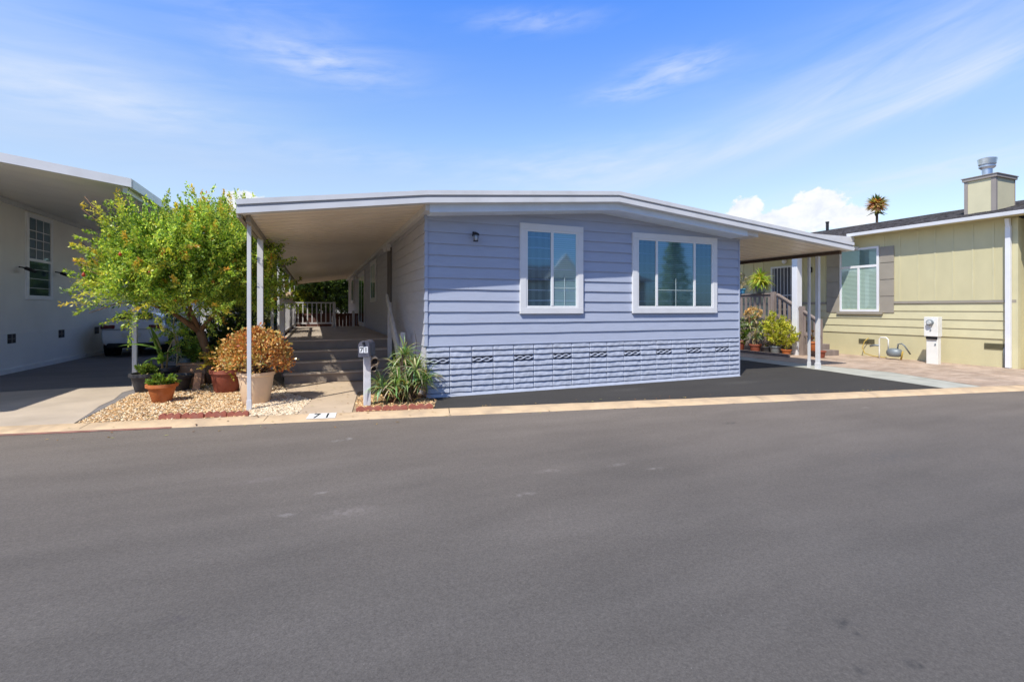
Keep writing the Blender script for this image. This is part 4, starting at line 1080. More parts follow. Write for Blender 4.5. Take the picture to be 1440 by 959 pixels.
# ================================================================== GARDEN PLANTS LEFT
# spiky clump by the house corner
sp = thing('spiky_plant', 'big clump of arching green strap leaves by the house corner', 'plant', (1.42, 8.42, 0))
hs = []
while len(hs) < 32:
    x, y, z = rnd.uniform(-.46, .46), rnd.uniform(-.32, .32), rnd.uniform(.12, .86)
    if (x/.50)**2+(y/.35)**2+((z-.42)/.46)**2 < 1: hs.append((x, y, z))
cols = [(.30, .43, .15), (.44, .56, .26), (.18, .28, .09), (.60, .66, .38)]
lm_ = MB()
for (hx, hy, hz) in hs:
    hx += .05
    for i in range(24):
        c0 = [v*rnd.uniform(.7, 1.25) for v in rnd.choice(cols)]
        if hz < .25 and rnd.random() < .35: c0 = (.34, .22, .10)
        strap(lm_, (1.42+hx, 8.42+hy, hz), rnd.random()*6.28, rnd.uniform(.0, 1.4), rnd.uniform(.24, .42), .024, rnd.uniform(1.0, 2.3), c0, 7)
for i in range(120):
    c0 = (.30*rnd.uniform(.6, 1.2), .20*rnd.uniform(.6, 1.2), .09)
    a = rnd.random()*6.28; strap(lm_, (1.42+.34*math.cos(a)*rnd.random(), 8.38+.3*math.sin(a)*rnd.random(), rnd.uniform(.02, .3)), a, rnd.uniform(-.3, 1.2), .25, .016, 1.6, c0, 5)
lm_.build('leaves', M['leaf'], sp)
st_ = MB()
for (hx, hy, hz) in hs: st_.tube([(1.42+hx*.5, 8.42+hy*.5, 0), (1.42+hx, 8.42+hy, hz)], .016, 6)
st_.tube([(1.62, 8.45, .7), (1.64, 8.42, 1.0), (1.60, 8.40, 1.22)], [.006, .005, .002], 5)
st_.build('stem', M['bark_d'], sp)

# jade plant in beige planter
jx, jy = -.93, 9.30
jd = thing('jade_plant', 'orange and red leaved jade plant in a large beige planter', 'potted plant', (jx, jy, 0))
pr = [(.20, 0), (.21, .01), (.275, .46), (.295, .47), (.30, .525), (.27, .525), (.26, .48), (.01, .48)]
jp = MB().lathe(jx, jy, pr, 36).build('pot', M['beige'], jd, smooth=True, auto=True)
MB().lathe(jx, jy, [(.258, .482), (.01, .49)], 20).build('soil', M['soil'], jp)
V = []; cc = []
bs = MB()
JC = [(.64, .22, .06), (.70, .38, .10), (.44, .12, .04), (.74, .58, .22), (.36, .44, .12)]
for i in range(185):
    a = rnd.random()*6.28; e = math.asin(rnd.random()**.8)*1.0
    e = rnd.uniform(-.15, 1.5)
    rx, rz = .55, .45
    q = rnd.uniform(.72, 1.0)
    p = np.array([jx+rx*q*math.cos(e)*math.cos(a), jy+rx*.85*q*math.cos(e)*math.sin(a), .72+rz*q*math.sin(e)])
    if i < 46:
        mid = (jx+(p[0]-jx)*.4, jy+(p[1]-jy)*.4, .50+(p[2]-.5)*.45)
        bs.tube([(jx+rnd.uniform(-.07, .07), jy+rnd.uniform(-.07, .07), .45), mid, tuple(p)], [.022, .014, .007], 6)
    n = 42
    pts = p + nr.normal(size=(n, 3))*.06
    D = (pts-p)+nr.normal(size=(n, 3))*.05+np.array([0, 0, .05])
    shade = nr.choice(len(JC), p=[.24, .25, .13, .20, .18])
    col = (palette(n, JC, [5, 5, 3, 4, 2])*.55+np.array(JC[shade])*.45)
    L_ = nr.uniform(.035, .06, n)
    V.append(leaf_quads(pts, D, L_, L_*.8, col)); cc.append(col)
bulk('foliage', np.concatenate(V), None, np.concatenate(cc), M['leaf_gloss'], jd)
bs.build('stem', M['bark'], jd, smooth=True)

def gpot(px, py): g = G(px, py); return g
gp = 'pots grouped under the fruit tree'
# red clay pot behind the jade
x, y = -1.58, 10.7
r = thing('potted_plant', 'yellow green bush in a dark red clay pot beside the beige planter', 'potted plant', (x, y, 0), gp)
simple_pot(r, x, y, 0, .27, .20, .44, 'terra_d'); f_bush(.38, .28, 80, [(.5, .40, .06), (.56, .5, .10), (.3, .3, .05), (.5, .25, .05)], [3, 2, 2, 1], .05, .6, .2)(r, x, y, .40)
# terracotta bowl
x, y = -2.44, 9.98
r = thing('potted_plant', 'bright terracotta bowl of green seedlings, nearest the kerb', 'potted plant', (x, y, 0), gp)
simple_pot(r, x, y, 0, .215, .135, .31, 'terra', .022); f_bush(.2, .07, 40, [(.20, .34, .05), (.32, .44, .08), (.12, .2, .04)], [3, 2, 1], .06, .5, .8)(r, x, y, .27)
# black pot
x, y = -3.02, 11.65
r = thing('potted_plant', 'black plastic pot of pale green seedlings beside the driveway', 'potted plant', (x+.0, y-.35, 0), gp)
y -= .35
simple_pot(r, x, y, 0, .25, .165, .36, 'blackpot', .025); f_bush(.16, .08, 34, [(.26, .40, .07), (.36, .48, .10), (.14, .24, .04)], [3, 2, 1], .06, .6, .9)(r, x, y, .31)
# second black pot with big paddle leaves
x, y = -2.86, 11.75
r = thing('potted_plant', 'large black pot of long paddle shaped leaves behind the seedling pot', 'potted plant', (x, y, 0), gp)
simple_pot(r, x, y, 0, .27, .2, .42, 'blackpot', .02)
pm = MB()
for (a, e, Ln, w, d) in ((3.2, .55, .75, .12, 1.0), (.2, .9, .55, .11, .8), (5.0, 1.0, .5, .10, 1.2), (2.4, 1.2, .6, .1, .8), (4.2, .7, .55, .11, 1.6), (1.2, .8, .5, .10, 1.4), (5.8, .5, .5, .1, 1.4), (3.6, 1.3, .7, .1, .5)):
    strap(pm, (x+rnd.uniform(-.05, .05), y-.05, .42+rnd.uniform(0, .35)), a, e, Ln, w, d, [v*rnd.uniform(.8, 1.2) for v in (.16, .28, .06)], 8)
pm.build('leaves', M['leaf'], r)
MB().tube([(x, y, .36), (x-.03, y-.03, .8), (x-.1, y-.05, 1.0)], [.02, .015, .01], 6).tube([(x+.06, y, .36), (x+.1, y-.03, .75), (x+.18, y-.05, .95)], [.018, .014, .01], 6).build('stem', M['stem_y'], r, smooth=True)
# dark half barrel with terracotta window box behind
x, y = -2.52, 11.25
r = thing('barrel_planter', 'squat black tub planter behind the terracotta bowl', 'planter', (x, y, 0), gp)
simple_pot(r, x, y, 0, .27, .2, .30, 'blackpot', .03)
x, y = -2.36, 12.0
r = thing('potted_plant', 'tan clay trough with a bright leafy plant in front of the tree trunk', 'potted plant', (x, y, .0), gp)
tp = MB(); tp.prism([(x-.25, .22), (x+.25, .22), (x+.28, .41), (x-.28, .41)], 'y', y-.13, y+.13); tp.box(x-.30, x+.30, y-.15, y+.15, .41, .46); tp.box(x-.2, x+.2, y-.10, y+.10, 0, .22)
tp.build('pot', M['tan'], r, bevel=.01); f_bush(.24, .2, 46, [(.22, .36, .06), (.34, .46, .10), (.1, .18, .03)], [3, 2, 1], .08, .5, .8)(r, x+.08, y, .44)
# grey stone urn, leaning tile
x, y = -2.55, 12.15
u_ = MB().lathe(x, y, [(.10, 0), (.17, .08), (.2, .25), (.17, .42), (.10, .50), (.12, .54), (.09, .54)], 20).build('garden_urn', M['grey'], None, smooth=True); tag(u_, 'round grey ceramic urn between the black pot and the tan trough', 'urn')
tl_ = MB().beam((-2.16, 11.1, .0), (-2.14, 11.2, .33), .12, .025, (0, 1, 0)); t_ = tl_.build('clay_tile', M['tan'], None); tag(t_, 'tan clay tile leaning beside the black tub', 'tile')

# small slender sapling beside white post
# fruit tree -----------------------------------------------------------------
tx, ty = -2.02, 11.95
tree = thing('pomegranate_tree', 'bushy yellow green pomegranate tree spreading over the pots', 'tree', (tx, ty, 0))
tk = MB()
tk.tube([(tx, ty, -.02), (tx-.06, ty-.05, .35), (tx-.12, ty-.12, .8), (tx-.2, ty-.2, 1.15)], [.105, .085, .075, .08], 12)
limbs = []
def limb(a, b, c_, r0, r1): tk.tube([a, b, c_], [r0, (r0+r1)/2, r1], 8); limbs.append((b, c_))
j = (tx-.2, ty-.2, 1.12)
limb(j, (tx-.6, ty-.4, 1.5), (tx-1.3, ty-.7, 2.2), .06, .025); limb(j, (tx+.1, ty-.4, 1.5), (tx+.35, ty-.7, 2.5), .055, .02)
limb(j, (tx-.35, ty-.3, 1.6), (tx-.5, ty-.6, 3.0), .055, .02); limb(j, (tx-.5, ty+.0, 1.6), (tx-.9, ty+.3, 2.7), .045, .02)
limb((tx-.6, ty-.4, 1.5), (tx-.9, ty-.9, 1.7), (tx-1.2, ty-1.2, 1.9), .035, .014); limb((tx-.6, ty-.4, 1.5), (tx-.9, ty-1.0, 2.1), (tx-1.2, ty-1.3, 2.8), .035, .014)
for q in range(46):
    b, c_ = rnd.choice(limbs); e = Vector(c_)+Vector((rnd.uniform(-.6, .6), rnd.uniform(-.5, .5), rnd.uniform(-.4, .7)))
    s_ = Vector(b).lerp(Vector(c_), rnd.random()); tk.tube([tuple(s_), tuple(s_.lerp(e, .5)+Vector((0, 0, .06))), tuple(e)], [.014, .010, .005], 5)
tk.build('trunk', M['bark'], tree, smooth=True)
TG = [(.34, .54, .08), (.50, .70, .12), (.70, .84, .16), (.13, .25, .06), (.90, .90, .20)]
TT = [(.80, .62, .10), (.74, .46, .08), (.66, .34, .08), (.85, .80, .14)]
cen = [(-2.55, 10.9, 2.35), (-3.15, 10.6, 2.35), (-1.95, 10.9, 2.6), (-2.75, 10.3, 2.7), (-3.45, 10.8, 2.05), (-1.45, 11.4, 2.35), (-2.2, 11.5, 2.9), (-3.1, 10.2, 1.95), (-2.3, 10.6, 1.75), (-1.25, 11.3, 1.9), (-2.9, 10.6, 1.7), (-1.5, 11.9, 3.0), (-1.75, 11.0, 1.7)]
rad = [(.95, .85, .85), (.65, .6, .60), (.8, .75, .75), (.75, .55, .6), (.55, .45, .40), (.55, .6, .85), (.8, .7, .7), (.5, .4, .45), (.75, .6, .4), (.45, .6, .5), (.6, .5, .35), (.5, .6, .6), (.5, .5, .35)]
sq = lambda P: ~((P[:, 0] < -2.85) & (P[:, 2] > 3.62))
cen = [(a+.2, b, c_) for a, b, c_ in cen]
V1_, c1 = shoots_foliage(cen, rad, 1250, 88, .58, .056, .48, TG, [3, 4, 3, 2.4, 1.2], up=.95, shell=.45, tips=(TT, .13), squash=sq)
# long spires on top and stray arms to the left
Ps, Ds, Cs = [], [], []
def sprig(p, d, ln, n, tipc=None, spread=.035):
    p = np.array(p); d = np.array(d, float); d /= np.linalg.norm(d); t = nr.rand(n)
    pts = p+d*t[:, None]*ln+nr.normal(size=(n, 3))*spread*(1.15-t[:, None]*.8)
    col = palette(n, TG, [2, 4, 4, 1, 2])
    if tipc is not None: k = (t**1.3)[:, None]; col = col*(1-k)+np.array(tipc)*k
    Ps.append(pts); Ds.append(d+nr.normal(size=(n, 3))*.7); Cs.append(col)
for i in range(46):
    x = rnd.uniform(-2.6, -.95); y = rnd.uniform(10.6, 11.6); z = 2.95+.25*math.sin(x*3)
    sprig((x, y, z), (rnd.uniform(-.18, .18), rnd.uniform(-.2, .1), 1), rnd.uniform(.4, .85), 70, rnd.choice(TT) if rnd.random() < .4 else None)
for (p, d, ln) in (((-3.6, 10.3, 2.45), (-1, .2, .42), .75), ((-3.7, 10.2, 1.75), (-1, .3, .05), .75), ((-3.7, 10.4, 2.1), (-1, .2, .0), .5), ((-3.55, 10.3, 1.9), (-1, .1, -.12), .6), ((-3.5, 10.4, 2.6), (-.8, .1, .6), .6), ((-3.6, 10.3, 2.2), (-1, .2, .2), .5),
                   ((-3.2, 10.2, 2.9), (-.5, 0, .8), .6), ((-3.0, 10.2, 2.9), (-.2, 0, 1), .65), ((-1.2, 11.2, 2.9), (.2, 0, 1), .6)):
    for k_ in range(3): sprig(np.array(p)+np.array([.42, .1, 0])*(p[0] < -3.4)+nr.normal(size=3)*.06, np.array(d)+nr.normal(size=3)*.08, ln*rnd.uniform(.8, 1.1), 75, rnd.choice([TT[0], TT[3], TT[3], TG[3], None]), .04)
P_ = np.concatenate(Ps); D_ = np.concatenate(Ds); C_ = np.concatenate(Cs); L_ = nr.uniform(.035, .075, len(P_))
V2_ = leaf_quads(P_, D_, L_, L_*.42, C_)
bulk('crown', np.concatenate([V1_, V2_]), None, np.concatenate([c1, C_]), M['leaf'], tree)
for (x, y, z) in ((-2.6, 9.9, 2.2), (-1.75, 10.4, 2.1), (-3.5, 9.95, 2.15), (-3.0, 9.9, 2.5), (-2.3, 10.2, 1.75)):
    MB().lathe(x, y, [(.004, z-.03), (.02, z-.024), (.028, z), (.02, z+.024), (.008, z+.034), (.011, z+.044), (.003, z+.044)], 10).build('fruit', mat('red_fruit', (.42, .05, .02), .4) if 'rf' not in M else M['rf'], tree, smooth=True)

# slender shrub behind white post
x, y = -2.75, 12.2
sh = thing('slender_shrub', 'thin leafy shrub rising beside the white carport post', 'shrub', (x, y, 0))
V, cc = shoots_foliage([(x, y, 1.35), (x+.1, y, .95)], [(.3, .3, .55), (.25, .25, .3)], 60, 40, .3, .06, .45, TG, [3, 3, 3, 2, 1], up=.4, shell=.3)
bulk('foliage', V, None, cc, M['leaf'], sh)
MB().tube([(x, y, 0), (x+.05, y, .6), (x-.03, y, 1.2), (x, y, 1.7)], [.025, .02, .015, .008], 6).tube([(x+.08, y, 0), (x+.12, y, .5), (x+.02, y, 1.1)], .012, 6).build('stem', M['stem_y'], sh)

# bushes behind the tree along the deck
DG = [(.05, .09, .02), (.09, .15, .03), (.15, .22, .04), (.03, .05, .015)]
def bush(lab, x, y, rx, ry, rz, zc, n, stops=DG, name='garden_shrub', L=.09, grp='dark shrubs behind the fruit tree', tips=None):
    r = thing(name, lab, 'shrub', (x, y, 0), grp)
    V, cc = shoots_foliage([(x, y, zc), (x+rx*.3, y-ry*.3, zc-rz*.2)], [(rx, ry, rz), (rx*.8, ry*.8, rz*.7)], n, 44, .4, L, .5, stops, [3, 3, 2, 2], up=.4, shell=.3, tips=tips)
    bulk('foliage', V, None, cc, M['leaf'], r)
    st2 = MB()
    for i in range(4): st2.tube([(x+rnd.uniform(-.1, .1), y, 0), (x+rnd.uniform(-.4, .4)*rx, y+rnd.uniform(-.3, .3), zc)], .02, 5)
    st2.build('stem', M['bark_d'], r)
bush('low dark shrub at the foot of the fruit tree trunk', -1.6, 12.6, .45, .5, .55, .75, 110)
bush('grey green shrub between the tree trunk and the awning posts', -1.75, 14.2, .6, .9, .9, 1.15, 170, stops=[(.10, .13, .06), (.16, .19, .09), (.06, .09, .03), (.20, .2, .10)])
bush('tall green shrub leaning over the awning posts', -1.75, 16.0, .65, 1.0, .9, 2.4, 200, stops=[(.20, .27, .04), (.30, .36, .05), (.12, .17, .03), (.42, .40, .06)])
bush('dark rounded shrub by the middle awning posts', -1.8, 18.6, .7, 1.2, 1.0, 1.9, 170)
bush('bright green shrub beyond the end of the deck', -1.4, 23.5, 1.0, 1.2, 1.3, 1.9, 260, stops=[(.24, .32, .04), (.34, .40, .05), (.12, .18, .03), (.42, .42, .06)], L=.11)
bush('dark broad leaved plant beside the carport car', -2.6, 14.0, .35, .4, .5, .6, 90, stops=[(.05, .10, .04), (.08, .15, .06), (.03, .06, .02), (.1, .18, .07)])

# vine hanging from beam
vn = thing('hanging_vine', 'small trailing vine hanging from the left awning beam', 'vine', (-.9, 12.1, 2.85))
V, cc = shoots_foliage([(-.88, 12.1, 2.55), (-.85, 12.0, 2.3)], [(.10, .2, .25), (.12, .1, .15)], 9, 16, .2, .07, .5, DG, [3, 3, 2, 1], up=-.3, shell=.2)
bulk('foliage', V, None, cc, M['leaf'], vn); MB().tube([(-.92, 12.2, 2.9), (-.87, 12.1, 2.6), (-.9, 12.05, 2.2)], .008, 5).build('stem', M['bark_d'], vn)

# storage things between house lots
b1 = thing('storage_shed', 'dark grey low storage shed behind the awning posts', 'shed', (-1.7, 20.5, 0))
MB().box(-2.3, -1.2, 19.8, 21.3, 0, 1.35).build('body', M['bin'], b1, bevel=.01); MB().prism([(-2.4, 1.35), (-1.1, 1.35), (-1.1, 1.42), (-1.75, 1.6), (-2.4, 1.42)], 'y', 19.7, 21.4).build('lid', mat('dark_teal_lid', (.03, .07, .08), .5), b1)
bt_ = MB(); bt_.lathe(-1.45, 19.4, [(.2, 1.0), (.24, 1.05), (.24, 1.9), (.18, 2.05), (.02, 2.1)], 18)
t_ = bt_.build('rolled_tarp', M['blue'], None, smooth=True); t_.location = (0, 0, .0); tag(t_, 'upright roll of light blue tarp beside the dark storage shed', 'tarp')
MB().box(-1.66, -1.24, 19.2, 19.6, 0, 1.0).build('crate', M['bin'], None); tag([o for o in C.objects if o.name == 'crate'][0], 'dark crate under the blue tarp roll', 'crate')
fb = thing('fuse_box', 'small beige box mounted on an awning post by the deck rail', 'box', (-.8, 17.0, 1.75))
MB().box(-.94, -.66, 16.86, 16.95, 1.72, 2.12).build('cover', M['beige'], fb, bevel=.01); MB().box(-.84, -.76, 16.80, 16.86, 1.86, 1.95).build('latch', M['grey'], fb)

# ================================================================== BACKGROUND
fe = thing('wood_fence', 'dark redwood plank fence beyond the back of the deck', 'fence', (.5, 23, 0))
y = 22.6
fb_ = MB(); x = -3.0
while x < 1.8: fb_.box(x, x+.14, y, y+.025, 0, 1.38+rnd.uniform(-.01, .01)); x += .148
fb_.build('plank', M['redwood'], fe); MB().box(-3, 1.8, y-.04, y-.001, 1.3, 1.39).build('rail', M['redwood'], fe)
def big_tree(lab, x, y, h, cr, zc, stops, name='garden_tree', n=420, L=.16, grp='trees behind the homes', trunk=.2, m='bark_d', per=44, sl=.9):
    r = thing(name, lab, 'tree', (x, y, 0), grp)
    cs = []; rs = []
    for i in range(7):
        a = rnd.random()*6.28; q = rnd.uniform(.2, .6)
        cs.append((x+cr*q*math.cos(a), y+cr*q*math.sin(a), zc+rnd.uniform(-.35, .4)*(h-zc))); rs.append((cr*.55, cr*.55, (h-zc)*.55))
    V, cc = shoots_foliage(cs, rs, n, per, sl, L, .5, stops, [3, 3, 2, 2], up=.3, shell=.4)
    bulk('crown', V, None, cc, M['leaf'], r)
    t = MB(); t.tube([(x, y, -.02), (x+.1, y, zc*.5), (x, y+.1, zc)], [trunk, trunk*.8, trunk*.5], 9)
    for c_ in cs: t.tube([(x+.05, y, zc*.55), ((x+c_[0])/2, (y+c_[1])/2, zc*.85), c_], [trunk*.45, trunk*.3, trunk*.12], 6)
    t.build('trunk', M[m], r, smooth=True)
    return r
big_tree('dark spreading tree with a brown trunk behind the deck', .6, 32.5, 4.6, 3.0, 2.7, DG, n=800, trunk=.32)
big_tree('dark green tree behind the parked car', -4.5, 36, 6.0, 3.2, 3.6, DG, n=420)
wh = thing('rear_house', 'pale white house wall glimpsed beyond the deck and trees', 'house', (0, 40, 0))
MB().box(-9, 9, 39, 39.2, 0, 3.0).build('wall', M['stucco'], wh); MB().prism([(38.4, 2.95), (39.3, 3.05), (43, 4.2), (43, 2.95)], 'x', -9.5, 9.5).build('roof', M['shingle'], wh)
MB().box(-4.5, -3, 38.95, 39, 1.0, 2.2).build('window', M['interior'], wh)
# far palm
px_, py_, pz = None, None, None
d_ = ray(1233, 286); k_ = 62/1.0; PX, PY, PZ = d_[0]*k_, d_[1]*k_, 1.6+d_[2]*k_
pt = thing('palm_tree', 'distant fan palm with a skirt of orange dead fronds above the roof', 'palm', (PX, PY, 0))
MB().tube([(PX, PY, 0), (PX+.1, PY, PZ*.5), (PX, PY, PZ)], [.22, .16, .13], 10).build('trunk', M['bark_d'], pt, smooth=True)
pmn = MB()
for i in range(330):
    a = rnd.random()*6.28; e = math.asin(rnd.uniform(-.8, 1.0))
    c0 = (.13, .16, .04) if e > .75 or e < -.95 else rnd.choice([(.60, .42, .20), (.58, .46, .24), (.36, .36, .12), (.52, .30, .14)])
    strap(pmn, (PX, PY, PZ-.1), a, e, rnd.uniform(.9, 1.6), .26, .5, [v*rnd.uniform(.7, 1.3) for v in c0], 4)
for i in range(7):
    strap(pmn, (PX, PY, PZ-1.0), rnd.random()*6.28, -.3, 1.3, .4, .5, (.07, .09, .03), 4)
pmn.build('fronds', M['leaf'], pt)

# the street's other side, behind the camera: it shows in the window glass
ah = thing('opposite_house', 'pale gabled house across the street, mirrored in the window glass', 'house', (17, -20, 0))
MB().box(8, 26, -24, -16.6, 0, 3.9).build('wall', M['stucco'], ah)
MB().prism([(-25, 3.85), (-16, 3.85), (-20.4, 5.3)], 'x', 7.5, 26.5).build('roof', mat('blue_grey_shingle', (.12, .14, .17), .9, .3, 6), ah)
MB().prism([(16.4, 3.9), (19.4, 3.9), (17.9, 5.75)], 'y', -16.3, -15.9).build('gable', mat('cream_gable', (.9, .82, .68), .7), ah)
gtr = MB(); gtr.beam((16.2, -15.85, 3.75), (17.9, -15.85, 5.85), .12, .16, (0, 1, 0)); gtr.beam((19.6, -15.85, 3.75), (17.9, -15.85, 5.85), .12, .16, (0, 1, 0)); gtr.build('gable_trim', M['trim'], ah)
MB().box(16.6, 19.2, -16.4, -16.2, 0, 3.7).build('porch_wall', M['cream'], ah)
MB().box(11, 13.5, -16.59, -16.5, 1.4, 2.9).build('window', M['interior'], ah)
# conifer
cf_ = thing('conifer_tree', 'tall dark conifer across the street, mirrored in the wide window', 'tree', (32, -20, 0))
MB().tube([(32, -20, 0), (32, -20, 9)], [.3, .05], 8).build('trunk', M['bark_d'], cf_)
Ps = []; 
n = 4200
zz = nr.uniform(1, 9.2, n); rr = (9.4-zz)*.33*(.55+.45*np.sign(np.sin(zz*8))*.3+.2)*nr.rand(n)**.5; aa = nr.rand(n)*6.28
P_ = np.stack([32+rr*np.cos(aa), -20+rr*np.sin(aa), zz], 1); D_ = np.stack([np.cos(aa), np.sin(aa), -.2+0*aa], 1)+nr.normal(size=(n, 3))*.3
L_ = nr.uniform(.2, .4, n); bulk('crown', leaf_quads(P_, D_, L_, L_*.35, None), None, palette(n, [(.20, .30, .20), (.26, .36, .22)], [1, 1]), M['leaf'], cf_)
big_tree('leafy tree across the street left of the gabled house', 3.5, -22, 5.5, 3.0, 3.2, DG, n=260, L=.3, grp='trees across the street')
big_tree('leafy tree across the street between the house and conifer', 28, -26, 6.5, 3.2, 3.6, DG, n=260, L=.3, grp='trees across the street')
big_tree('leafy tree across the street far left', -14, -18, 5.5, 3.0, 3.2, DG, n=260, L=.3, grp='trees across the street')

# ================================================================== LIGHT, SKY, CAMERA
EL = R(53); az = (-.8, -.6)
sd_ = Vector((az[0]*math.cos(EL), az[1]*math.cos(EL), math.sin(EL)))
sun = bpy.data.lights.new('sun', 'SUN'); sun.energy = 5.0; sun.angle = R(.53); sun.color = (1, .955, .88)
so = bpy.data.objects.new('sun', sun); C.objects.link(so); so.rotation_euler = sd_.to_track_quat('Z', 'Y').to_euler(); so.location = sd_*50

W = bpy.data.worlds.new('World'); scn.world = W; W.use_nodes = True
n = W.node_tree.nodes; L = W.node_tree.links
bg = n['Background']
sky = n.new('ShaderNodeTexSky'); sky.sky_type = 'NISHITA'; sky.sun_disc = False; sky.sun_elevation = EL; sky.sun_rotation = math.atan2(az[0], az[1])
sky.air_density = 1.0; sky.dust_density = .6; sky.ozone_density = 2.0
def m_(op, a, b=None, c0=None, clamp=False):
    x = n.new('ShaderNodeMath'); x.operation = op; x.use_clamp = clamp
    for i, v in enumerate((a, b, c0)):
        if v is None: continue
        if isinstance(v, (int, float)): x.inputs[i].default_value = v
        else: L.new(v, x.inputs[i])
    return x.outputs[0]
tc = n.new('ShaderNodeTexCoord'); sx_ = n.new('ShaderNodeSeparateXYZ'); L.new(tc.outputs['Generated'], sx_.inputs[0])
AZ = m_('MULTIPLY', m_('ARCTAN2', sx_.outputs[0], sx_.outputs[1]), 180/math.pi)
ELV = m_('MULTIPLY', m_('ARCSINE', sx_.outputs[2]), 180/math.pi)
def azel(px, py):
    t = (px-CX)/F; a = math.atan(t); return math.degrees(a)+22.2, math.degrees(math.atan((HY-py)/F*math.cos(a)))
def nz(sc, vec, det=5, ro=.6, dist=0):
    x = n.new('ShaderNodeTexNoise'); x.inputs['Scale'].default_value = sc; x.inputs['Detail'].default_value = det; x.inputs['Roughness'].default_value = ro; x.inputs['Distortion'].default_value = dist
    L.new(vec, x.inputs['Vector']); return x.outputs[0]
cmb = n.new('ShaderNodeCombineXYZ'); L.new(AZ, cmb.inputs[0]); L.new(ELV, cmb.inputs[1])
def stretched(ang, sx, sy):
    mp = n.new('ShaderNodeMapping'); mp.vector_type = 'TEXTURE'; mp.inputs['Rotation'].default_value = (0, 0, R(ang)); mp.inputs['Scale'].default_value = (sx, sy, 1)
    L.new(cmb.outputs[0], mp.inputs[0]); return mp.outputs[0]
wisp = nz(1, stretched(6, 14, 2.2), 6, .62, .6)
wisp2 = nz(1, stretched(17, 16, 2.6), 6, .6, .5)
fine = nz(1, stretched(6, 4.5, 1.0), 4, .55, .3)
def blob(px, py, rx, ry, ang, amt, tex, lo=.35, hi=.7, power=1.0):
    a0, e0 = azel(px, py)
    mp = n.new('ShaderNodeMapping'); mp.vector_type = 'TEXTURE'; mp.inputs['Location'].default_value = (a0, e0, 0); mp.inputs['Rotation'].default_value = (0, 0, R(ang)); mp.inputs['Scale'].default_value = (rx, ry, 1)
    L.new(cmb.outputs[0], mp.inputs[0])
    ln_ = n.new('ShaderNodeVectorMath'); ln_.operation = 'LENGTH'; L.new(mp.outputs[0], ln_.inputs[0])
    g = m_('POWER', 2.718, m_('MULTIPLY', m_('MULTIPLY', ln_.outputs['Value'], ln_.outputs['Value']), -1.0))
    mr = n.new('ShaderNodeMapRange'); mr.inputs[1].default_value = lo; mr.inputs[2].default_value = hi; L.new(tex, mr.inputs[0])
    return m_('MULTIPLY', m_('MULTIPLY', g, mr.outputs[0]), amt)
tot = None
for args in [(80, 115, 16, 5.5, -3, .72, wisp, .1, .8), (150, 145, 10, 1.6, 0, .4, fine, .3, .75), (450, 88, 8, 1.6, -3, .65, fine, .3, .7), (400, 40, 14, 4, -8, .25, wisp, .3, .7),
             (960, 93, 5, 1.3, 0, .55, fine, .3, .65), (890, 128, 5, 1.0, 4, .45, fine, .3, .65), (750, 30, 7, 1.0, 0, .4, fine, .3, .65),
             (1000, 205, 26, 2.2, 17, .38, wisp2, .2, .65), (820, 235, 12, 2.2, 5, .5, fine, .2, .7), (1330, 95, 11, 3.2, 12, .45, wisp2, .3, .7), (1300, 245, 14, 1.3, 7, .55, fine, .2, .6), (1240, 60, 16, 4, 10, .22, wisp, .3, .7),
             (540, 225, 16, 1.4, 0, .25, fine, .3, .7), (1330, 122, 13, 1.0, 16, .5, wisp2, .1, .6), (1080, 195, 13, 1.0, 13, .35, wisp2, .1, .6)]:
    b_ = blob(*args); tot = b_ if tot is None else m_('ADD', tot, b_)
# cumulus heads
puff = nz(1, stretched(0, 2.0, 1.5), 8, .62, .3)
def cumulus(px, py, rx, ry, tex=puff):
    a0, e0 = azel(px, py)
    mp = n.new('ShaderNodeMapping'); mp.vector_type = 'TEXTURE'; mp.inputs['Location'].default_value = (a0, e0, 0); mp.inputs['Scale'].default_value = (rx, ry, 1)
    L.new(cmb.outputs[0], mp.inputs[0])
    ln_ = n.new('ShaderNodeVectorMath'); ln_.operation = 'LENGTH'; L.new(mp.outputs[0], ln_.inputs[0])
    v = m_('ADD', m_('SUBTRACT', 1.0, ln_.outputs['Value']), m_('MULTIPLY', m_('SUBTRACT', tex, .5), 1.5))
    mr = n.new('ShaderNodeMapRange'); mr.interpolation_type = 'SMOOTHSTEP'; mr.inputs[1].default_value = -.02; mr.inputs[2].default_value = .22; L.new(v, mr.inputs[0])
    return mr.outputs[0]
cu_ = None
for args in [(1048, 296, 1.9, 1.5), (1150, 290, 2.6, 1.9), (1105, 312, 6.0, 1.5), (1190, 305, 2.6, 1.2), (335, 284, 1.7, 1.3), (350, 300, 2.6, 2.2), (-150, 280, 8, 3), (1700, 280, 9, 3)]:
    b_ = cumulus(*args); cu_ = b_ if cu_ is None else m_('MAXIMUM', cu_, b_)
lowfade = n.new('ShaderNodeMapRange'); lowfade.inputs[1].default_value = 4; lowfade.inputs[2].default_value = 9.5; lowfade.inputs[3].default_value = .45; L.new(ELV, lowfade.inputs[0])
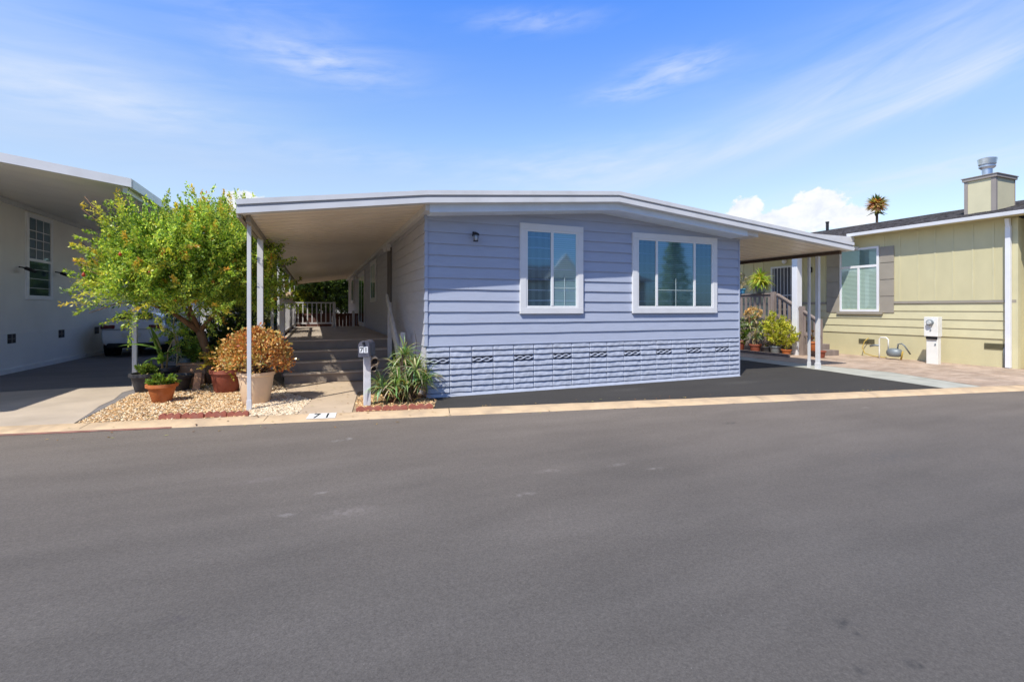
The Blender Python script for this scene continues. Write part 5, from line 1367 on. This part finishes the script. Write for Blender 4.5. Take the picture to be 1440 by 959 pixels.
# sky colour graded: richer blue aloft, pale at the horizon
hs_ = n.new('ShaderNodeMix'); hs_.data_type = 'RGBA'; hs_.blend_type = 'MULTIPLY'; hs_.inputs['Factor'].default_value = 1
gr = n.new('ShaderNodeValToRGB'); gm_ = n.new('ShaderNodeMapRange'); gm_.inputs[1].default_value = 0; gm_.inputs[2].default_value = 90; L.new(ELV, gm_.inputs[0]); L.new(gm_.outputs[0], gr.inputs[0])
SKYRAMP = [(0.0, (1.25, 1.2, 1.15)), (.16, (1.6, 1.45, 1.38)), (.21, (1.45, 1.53, 1.6)), (.36, (.75, 1.32, 2.25)), (.42, (.80, 1.3, 2.2)), (.55, (1.2, 1.2, 1.35)), (1.0, (1.2, 1.2, 1.3))]
els = gr.color_ramp.elements
for i, (p, c0) in enumerate(SKYRAMP):
    e = els[i] if i < 2 else els.new(p); 
    e.position = p; e.color = (c0[0]/3, c0[1]/3, c0[2]/3, 1)
bk = n.new('ShaderNodeMapRange'); bk.inputs[1].default_value = -.25; bk.inputs[2].default_value = -.7; bk.inputs[3].default_value = 1; bk.inputs[4].default_value = 0; L.new(sx_.outputs[1], bk.inputs[0])
bs3 = n.new('ShaderNodeMix'); bs3.data_type = 'RGBA'; L.new(bk.outputs[0], bs3.inputs['Factor']); L.new(gr.outputs[0], bs3.inputs['B']); bs3.inputs['A'].default_value = (.13, .19, .30, 1)
L.new(sky.outputs[0], hs_.inputs['A']); L.new(bs3.outputs['Result'], hs_.inputs['B'])
sc3 = n.new('ShaderNodeVectorMath'); sc3.operation = 'SCALE'; sc3.inputs['Scale'].default_value = 3.0; L.new(hs_.outputs['Result'], sc3.inputs[0])
STR = .15
cm = n.new('ShaderNodeMix'); cm.data_type = 'RGBA'; L.new(m_('MULTIPLY', tot, .85, clamp=True), cm.inputs['Factor']); L.new(sc3.outputs[0], cm.inputs['A']); cm.inputs['B'].default_value = (.80/STR, .87/STR, 1.0/STR, 1)
cm2 = n.new('ShaderNodeMix'); cm2.data_type = 'RGBA'; L.new(m_('MULTIPLY', cu_, .95), cm2.inputs['Factor']); L.new(cm.outputs['Result'], cm2.inputs['A'])
cc1 = n.new('ShaderNodeMix'); cc1.data_type = 'RGBA'; L.new(m_('MULTIPLY', m_('SUBTRACT', puff, .35), 3.0, clamp=True), cc1.inputs['Factor']); cc1.inputs['A'].default_value = (.86/STR, .90/STR, .98/STR, 1); cc1.inputs['B'].default_value = (1.1/STR, 1.1/STR, 1.1/STR, 1)
L.new(cc1.outputs['Result'], cm2.inputs['B'])
L.new(cm2.outputs['Result'], bg.inputs[0]); bg.inputs[1].default_value = STR

cam = bpy.data.cameras.new('camera'); cam.sensor_width = 36; cam.lens = 36*F/1440; cam.clip_end = 3000; cam.clip_start = .05
cam.shift_y = -((959/2)-HY)/1440
co_ = bpy.data.objects.new('camera', cam); C.objects.link(co_); co_.location = (0, 0, H); co_.rotation_euler = (R(90), 0, -TH)
scn.camera = co_
scn.view_settings.view_transform = 'Standard'; scn.view_settings.look = 'None'; scn.view_settings.exposure = 0
scn.cycles.use_denoising = True
scn.cycles.max_bounces = 10; scn.cycles.diffuse_bounces = 6; scn.cycles.transparent_max_bounces = 8
